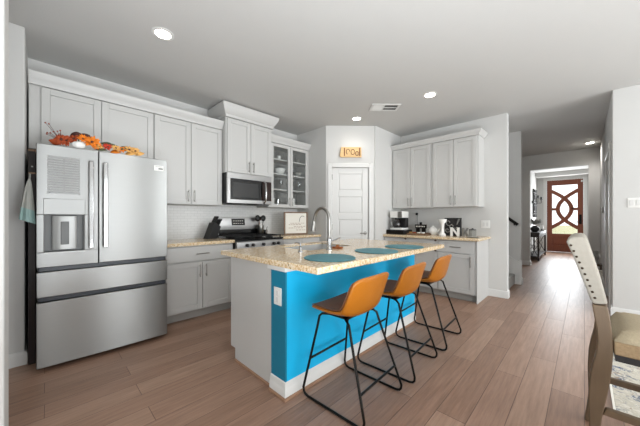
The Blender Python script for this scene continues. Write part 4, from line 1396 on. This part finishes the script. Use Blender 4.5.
hw = (FW - 2 * stl) / 2
R_ = 0.62
for s in (-1, 1):
    # long arcs that cross above and below, forming the pointed oval in the middle
    pts = []
    for k in range(21):
        t = -1 + 2 * k / 20
        z = zc + t * 0.64
        x = gc + s * (0.175 - 0.52 * t * t)
        x = min(max(x, stl - 0.01), FW - stl + 0.01)
        pts.append((x, z))
    band(pts, 0.115, 0.001 if s > 0 else 0.0)
mb.box(stl, 0.003, zc - 0.045, gc - 0.18, 0.042, zc + 0.045).box(gc + 0.18, 0.003, zc - 0.045, FW - stl, 0.042, zc + 0.045)
mb.build('tracery', 'doorwood', fd)
gm = mat('seeded_door_glass', '#f4f5f2', 0.25, trans=0.0)
bx(stl - 0.005, 0.018, gz0 - 0.005, FW - stl + 0.005, 0.024, gz1 + 0.005).build('glass', 'glass', fd, smooth=False)
MB().box(FW - 0.10, -0.012, 0.98, FW - 0.04, -0.0005, 1.30).cyl((FW - 0.07, -0.012, 1.05), (FW - 0.07, -0.06, 1.05), 0.012).tube([(FW - 0.07, -0.055, 1.05), (FW - 0.12, -0.058, 1.05), (FW - 0.16, -0.055, 1.05)], 0.010).cyl((FW - 0.07, -0.012, 1.24), (FW - 0.07, -0.03, 1.24), 0.026).build('door_handle', 'blackm', fd)
MB().box(FW - 0.055, -0.02, 2.40, FW - 0.015, -0.0005, 2.46).build('sensor', 'whiteplastic', fd)

# console table
ctb = thing('console_table', 'dark narrow console table with crossed metal sides in the foyer', 'table', (-1.05, 10.45, 0))
TX, TY = 0.165, 0.90
bx(-TX, -TY, 0.74, TX, TY, 0.79).build('top', 'darkwood', ctb, bevel=0.004)
bx(-TX + 0.01, -TY + 0.01, 0.66, TX - 0.01, TY - 0.01, 0.7395).build('apron', 'darkwood', ctb)
for sx in (-1, 1):
    for sy in (-1, 1):
        x, y = sx * (TX - 0.025), sy * (TY - 0.025)
        bx(x - 0.02, y - 0.02, 0.0, x + 0.02, y + 0.02, 0.6595).build('leg', 'darkwood', ctb)
bx(-TX + 0.006, -TY + 0.045, 0.10, TX - 0.006, TY - 0.045, 0.13).build('lower_shelf', 'darkwood', ctb)
for sy in (-1, 1):
    y = sy * (TY - 0.025)
    MB().tube([(-TX + 0.046, y, 0.15), (TX - 0.046, y, 0.64)], 0.008, 6).tube([(-TX + 0.046, y, 0.64), (TX - 0.046, y, 0.15)], 0.008, 6).tube([(0.0, y, 0.13), (0.07, y, 0.395), (0.0, y, 0.66), (-0.07, y, 0.395), (0, y, 0.13)], 0.007, 6).build('cross_brace', 'blackm', ctb)
vs = thing('vase', 'round dark vase with silver flowers on the foyer console', 'vase', (-1.04, 10.1, 0.7905))
MB().lathe([(0, 0), (0.06, 0), (0.11, 0.06), (0.105, 0.12), (0.05, 0.165), (0.055, 0.18), (0, 0.18)]).build('pot', 'dark', vs)
fo = MB()
for k in range(70):
    a, b = random.uniform(0, 2 * PI), random.uniform(0.2, 1.4)
    r_ = random.uniform(0.12, 0.24)
    leafmesh(fo, (0.5 * r_ * math.cos(a), 0.5 * r_ * math.sin(a), 0.18 + 0.5 * r_ * math.sin(b)), a, b, 0.12, 0.022)
fo.build('flowers', 'silver', vs, solid=0.002)
bw = thing('candle', 'white pillar candle on a dark stand at the far end of the console', 'candle', (-0.97, 11.1, 0.7905))
MB().lathe([(0, 0), (0.05, 0), (0.05, 0.012), (0.02, 0.02), (0.02, 0.05), (0.05, 0.06), (0, 0.062)]).build('stand', 'dark', bw)
MB().lathe([(0, 0), (0.04, 0), (0.04, 0.11), (0, 0.11)], (0, 0, 0.0625)).build('wax', 'white', bw)
wd_ = thing('wall_decor', 'black scrolled ironwork hanging on the foyer wall above the console', 'wall decor', (-1.2395, 11.72, 1.22))
mb = MB()
for s in (-0.35, 0.0, 0.35):
    mb.tube([(0.03, s, 0.0), (0.03, s, 0.95)], 0.022, 8)
for z in (0.12, 0.5, 0.83):
    mb.tube([(0.03, -0.45, z), (0.03, 0.45, z)], 0.014, 8)
for s in (-0.18, 0.18):
    for z0 in (0.3, 0.66):
        mb.tube([(0.03, s + 0.12 * math.cos(k * 0.5), z0 + 0.12 * math.sin(k * 0.5)) for k in range(13)], 0.012, 6)
for s in (-0.45, 0.45):
    mb.box(0.0005, s - 0.02, 0.46, 0.05, s + 0.02, 0.54)
    mb.tube([(0.05, s, 0.5), (0.16, s, 0.5), (0.16, s, 0.62)], 0.012, 6)
mb.build('ironwork', 'blackm', wd_)
for s in (-0.45, 0.45):
    MB().lathe([(0, 0), (0.045, 0), (0.045, 0.012), (0.028, 0.02), (0.028, 0.09), (0, 0.09)], (0.16, s, 0.62)).build('candle_cup', 'dark', wd_)

# small bench and figurine beside the hallway door
bt = thing('side_table', 'small brown side table against the right hallway wall', 'table', (0.155, 7.35, 0))
bx(-0.08, -0.16, 0.30, 0.08, 0.16, 0.335).build('top', 'brown', bt, bevel=0.004)
for sx in (-1, 1):
    for sy in (-1, 1):
        bx(sx * 0.065 - 0.012, sy * 0.14 - 0.012, 0.0, sx * 0.065 + 0.012, sy * 0.14 + 0.012, 0.2995).build('leg', 'brown', bt)
fg = thing('figurine', 'grey and white figurine on the small hallway side table', 'figurine', (0.155, 7.32, 0.3355))
MB().lathe([(0, 0), (0.05, 0), (0.03, 0.05), (0.05, 0.12), (0.028, 0.17), (0.04, 0.21), (0.03, 0.245), (0, 0.25)]).build('body', 'silver', fg)
MB().tube([(0.03, 0, 0.09), (0.07, 0, 0.13), (0.05, 0, 0.17)], 0.01, 7).build('arm', 'white', fg)
bg_ = thing('paper_bag', 'white paper bag standing on the floor below the figurine', 'bag', (0.165, 6.95, 0))
MB().prism([(-0.06, 0), (0.06, 0), (0.065, 0.26), (-0.055, 0.26)], 'y', -0.08, 0.08).build('bag', 'paper', bg_, bevel=0.004)
MB().tube([(-0.02, -0.03, 0.26), (-0.01, -0.02, 0.32), (-0.01, 0.02, 0.32), (-0.02, 0.03, 0.26)], 0.003, 6).build('handle', 'framewood', bg_)

# ------------------------------------------------------------------ rug, dining chair
rgm = thing('area_rug', 'cream area rug with faded blue pattern beneath the dining chair', 'rug', (0.14, 2.43, 0.0005))
bx(0, 0, 0, 3.0, 1.9, 0.010).build('field', 'rug', rgm, bevel=0.003)
bx(-0.012, -0.012, 0, -0.0002, 1.912, 0.011).box(-0.0002, -0.012, 0, 3.0, -0.0002, 0.011).build('binding', 'paper', rgm)

chx, chy = 0.0, 1.862
dc = thing('dining_chair', 'counter-height dining chair with cream nailhead back and weathered oak legs', 'chair', (chx, chy, 0))
CWD = 0.43


def sm(pts):
    return pts


back = [(0.030, 0.782), (0.022, 0.800), (-0.010, 0.905), (-0.045, 1.02), (-0.066, 1.078), (-0.060, 1.095), (-0.040, 1.107), (-0.010, 1.108), (0.006, 1.098), (0.018, 1.06), (0.045, 0.95), (0.066, 0.86), (0.078, 0.80), (0.078, 0.790)]
MB().prism(back, 'y', -0.004, CWD + 0.004).build('backrest', 'linen', dc, bevel=0.012, seg=4)
nails = MB()
for k in range(10):
    f = (k + 0.5) / 10
    z = 0.80 + f * 0.275
    x = 0.030 - 0.094 * f + 0.004 * math.sin(PI * f) + 0.010
    nails.ball((x, -0.006, z), 0.0055, 0.004, 0.0055, 8, 6)
nails.build('nailheads', 'nail', dc)
lg = [(0.026, 0.781), (0.034, 0.72), (0.042, 0.66), (0.0445, 0.61), (0.040, 0.55), (0.028, 0.49), (0.018, 0.42), (0.014, 0.33), (0.015, 0.24), (0.017, 0.15), (0.008, 0.06), (0.0, 0.0),
      (0.042, 0.0), (0.048, 0.06), (0.054, 0.16), (0.060, 0.24), (0.072, 0.32), (0.084, 0.40), (0.092, 0.48), (0.097, 0.56), (0.096, 0.62), (0.090, 0.70), (0.078, 0.781)]
for y in (0.0, CWD - 0.05):
    MB().prism(lg, 'y', y, y + 0.05).build('leg', 'oak', dc, bevel=0.005)
for y in (0.0, CWD - 0.05):
    MB().prism([(0.475, 0.0), (0.512, 0.0), (0.520, 0.53), (0.468, 0.53)], 'y', y, y + 0.05).build('leg', 'oak', dc, bevel=0.004)


def seatf(u, v):
    return None


sx0, sx1 = 0.099, 0.555
seat = MB()
nx, ny = 16, 16


def rr(t):
    return 1 - abs(2 * t - 1) ** 6


grid_top = lambda u, v: (sx0 + (sx1 - sx0) * u, -0.004 + (CWD + 0.008) * v, 0.625 + 0.060 * min(rr(u), rr(v)) ** 0.55)
seat.grid(grid_top, nx, ny)
edge = []
o_ = seat.build('seat', 'oat', dc)
bx(sx0, -0.004, 0.562, sx1, CWD + 0.004, 0.6255).build('seat_side', 'burlap', dc, bevel=0.006)
bx(sx0 + 0.004, 0.004, 0.531, sx1 - 0.01, CWD - 0.004, 0.5615).build('seat_frame', 'dark', dc)
for y in (0.012, CWD - 0.042):
    MB().prism([(0.062, 0.255), (0.49, 0.255), (0.49, 0.287), (0.074, 0.287)], 'y', y, y + 0.03).build('stretcher', 'oak', dc, bevel=0.003)
bx(0.478, 0.0505, 0.20, 0.508, CWD - 0.0505, 0.235).build('stretcher', 'oak', dc, bevel=0.003)

# edge of a white picture frame on the near wall at the far left
pn = thing('wall_picture', 'white-framed picture on the near wall at the far left edge', 'picture', (-2.0195, -0.60, 1.05))
MB().box(0.0005, 0.0, 0.0, 0.02, 0.42, 0.03).box(0.0005, 0, 0.52, 0.02, 0.42, 0.55).box(0.0005, 0, 0.03, 0.02, 0.03, 0.52).box(0.0005, 0.39, 0.03, 0.02, 0.42, 0.52).build('frame', 'trim', pn, bevel=0.003)
bx(0.0006, 0.0305, 0.0305, 0.008, 0.3895, 0.5195).build('print', 'greycloth', pn)
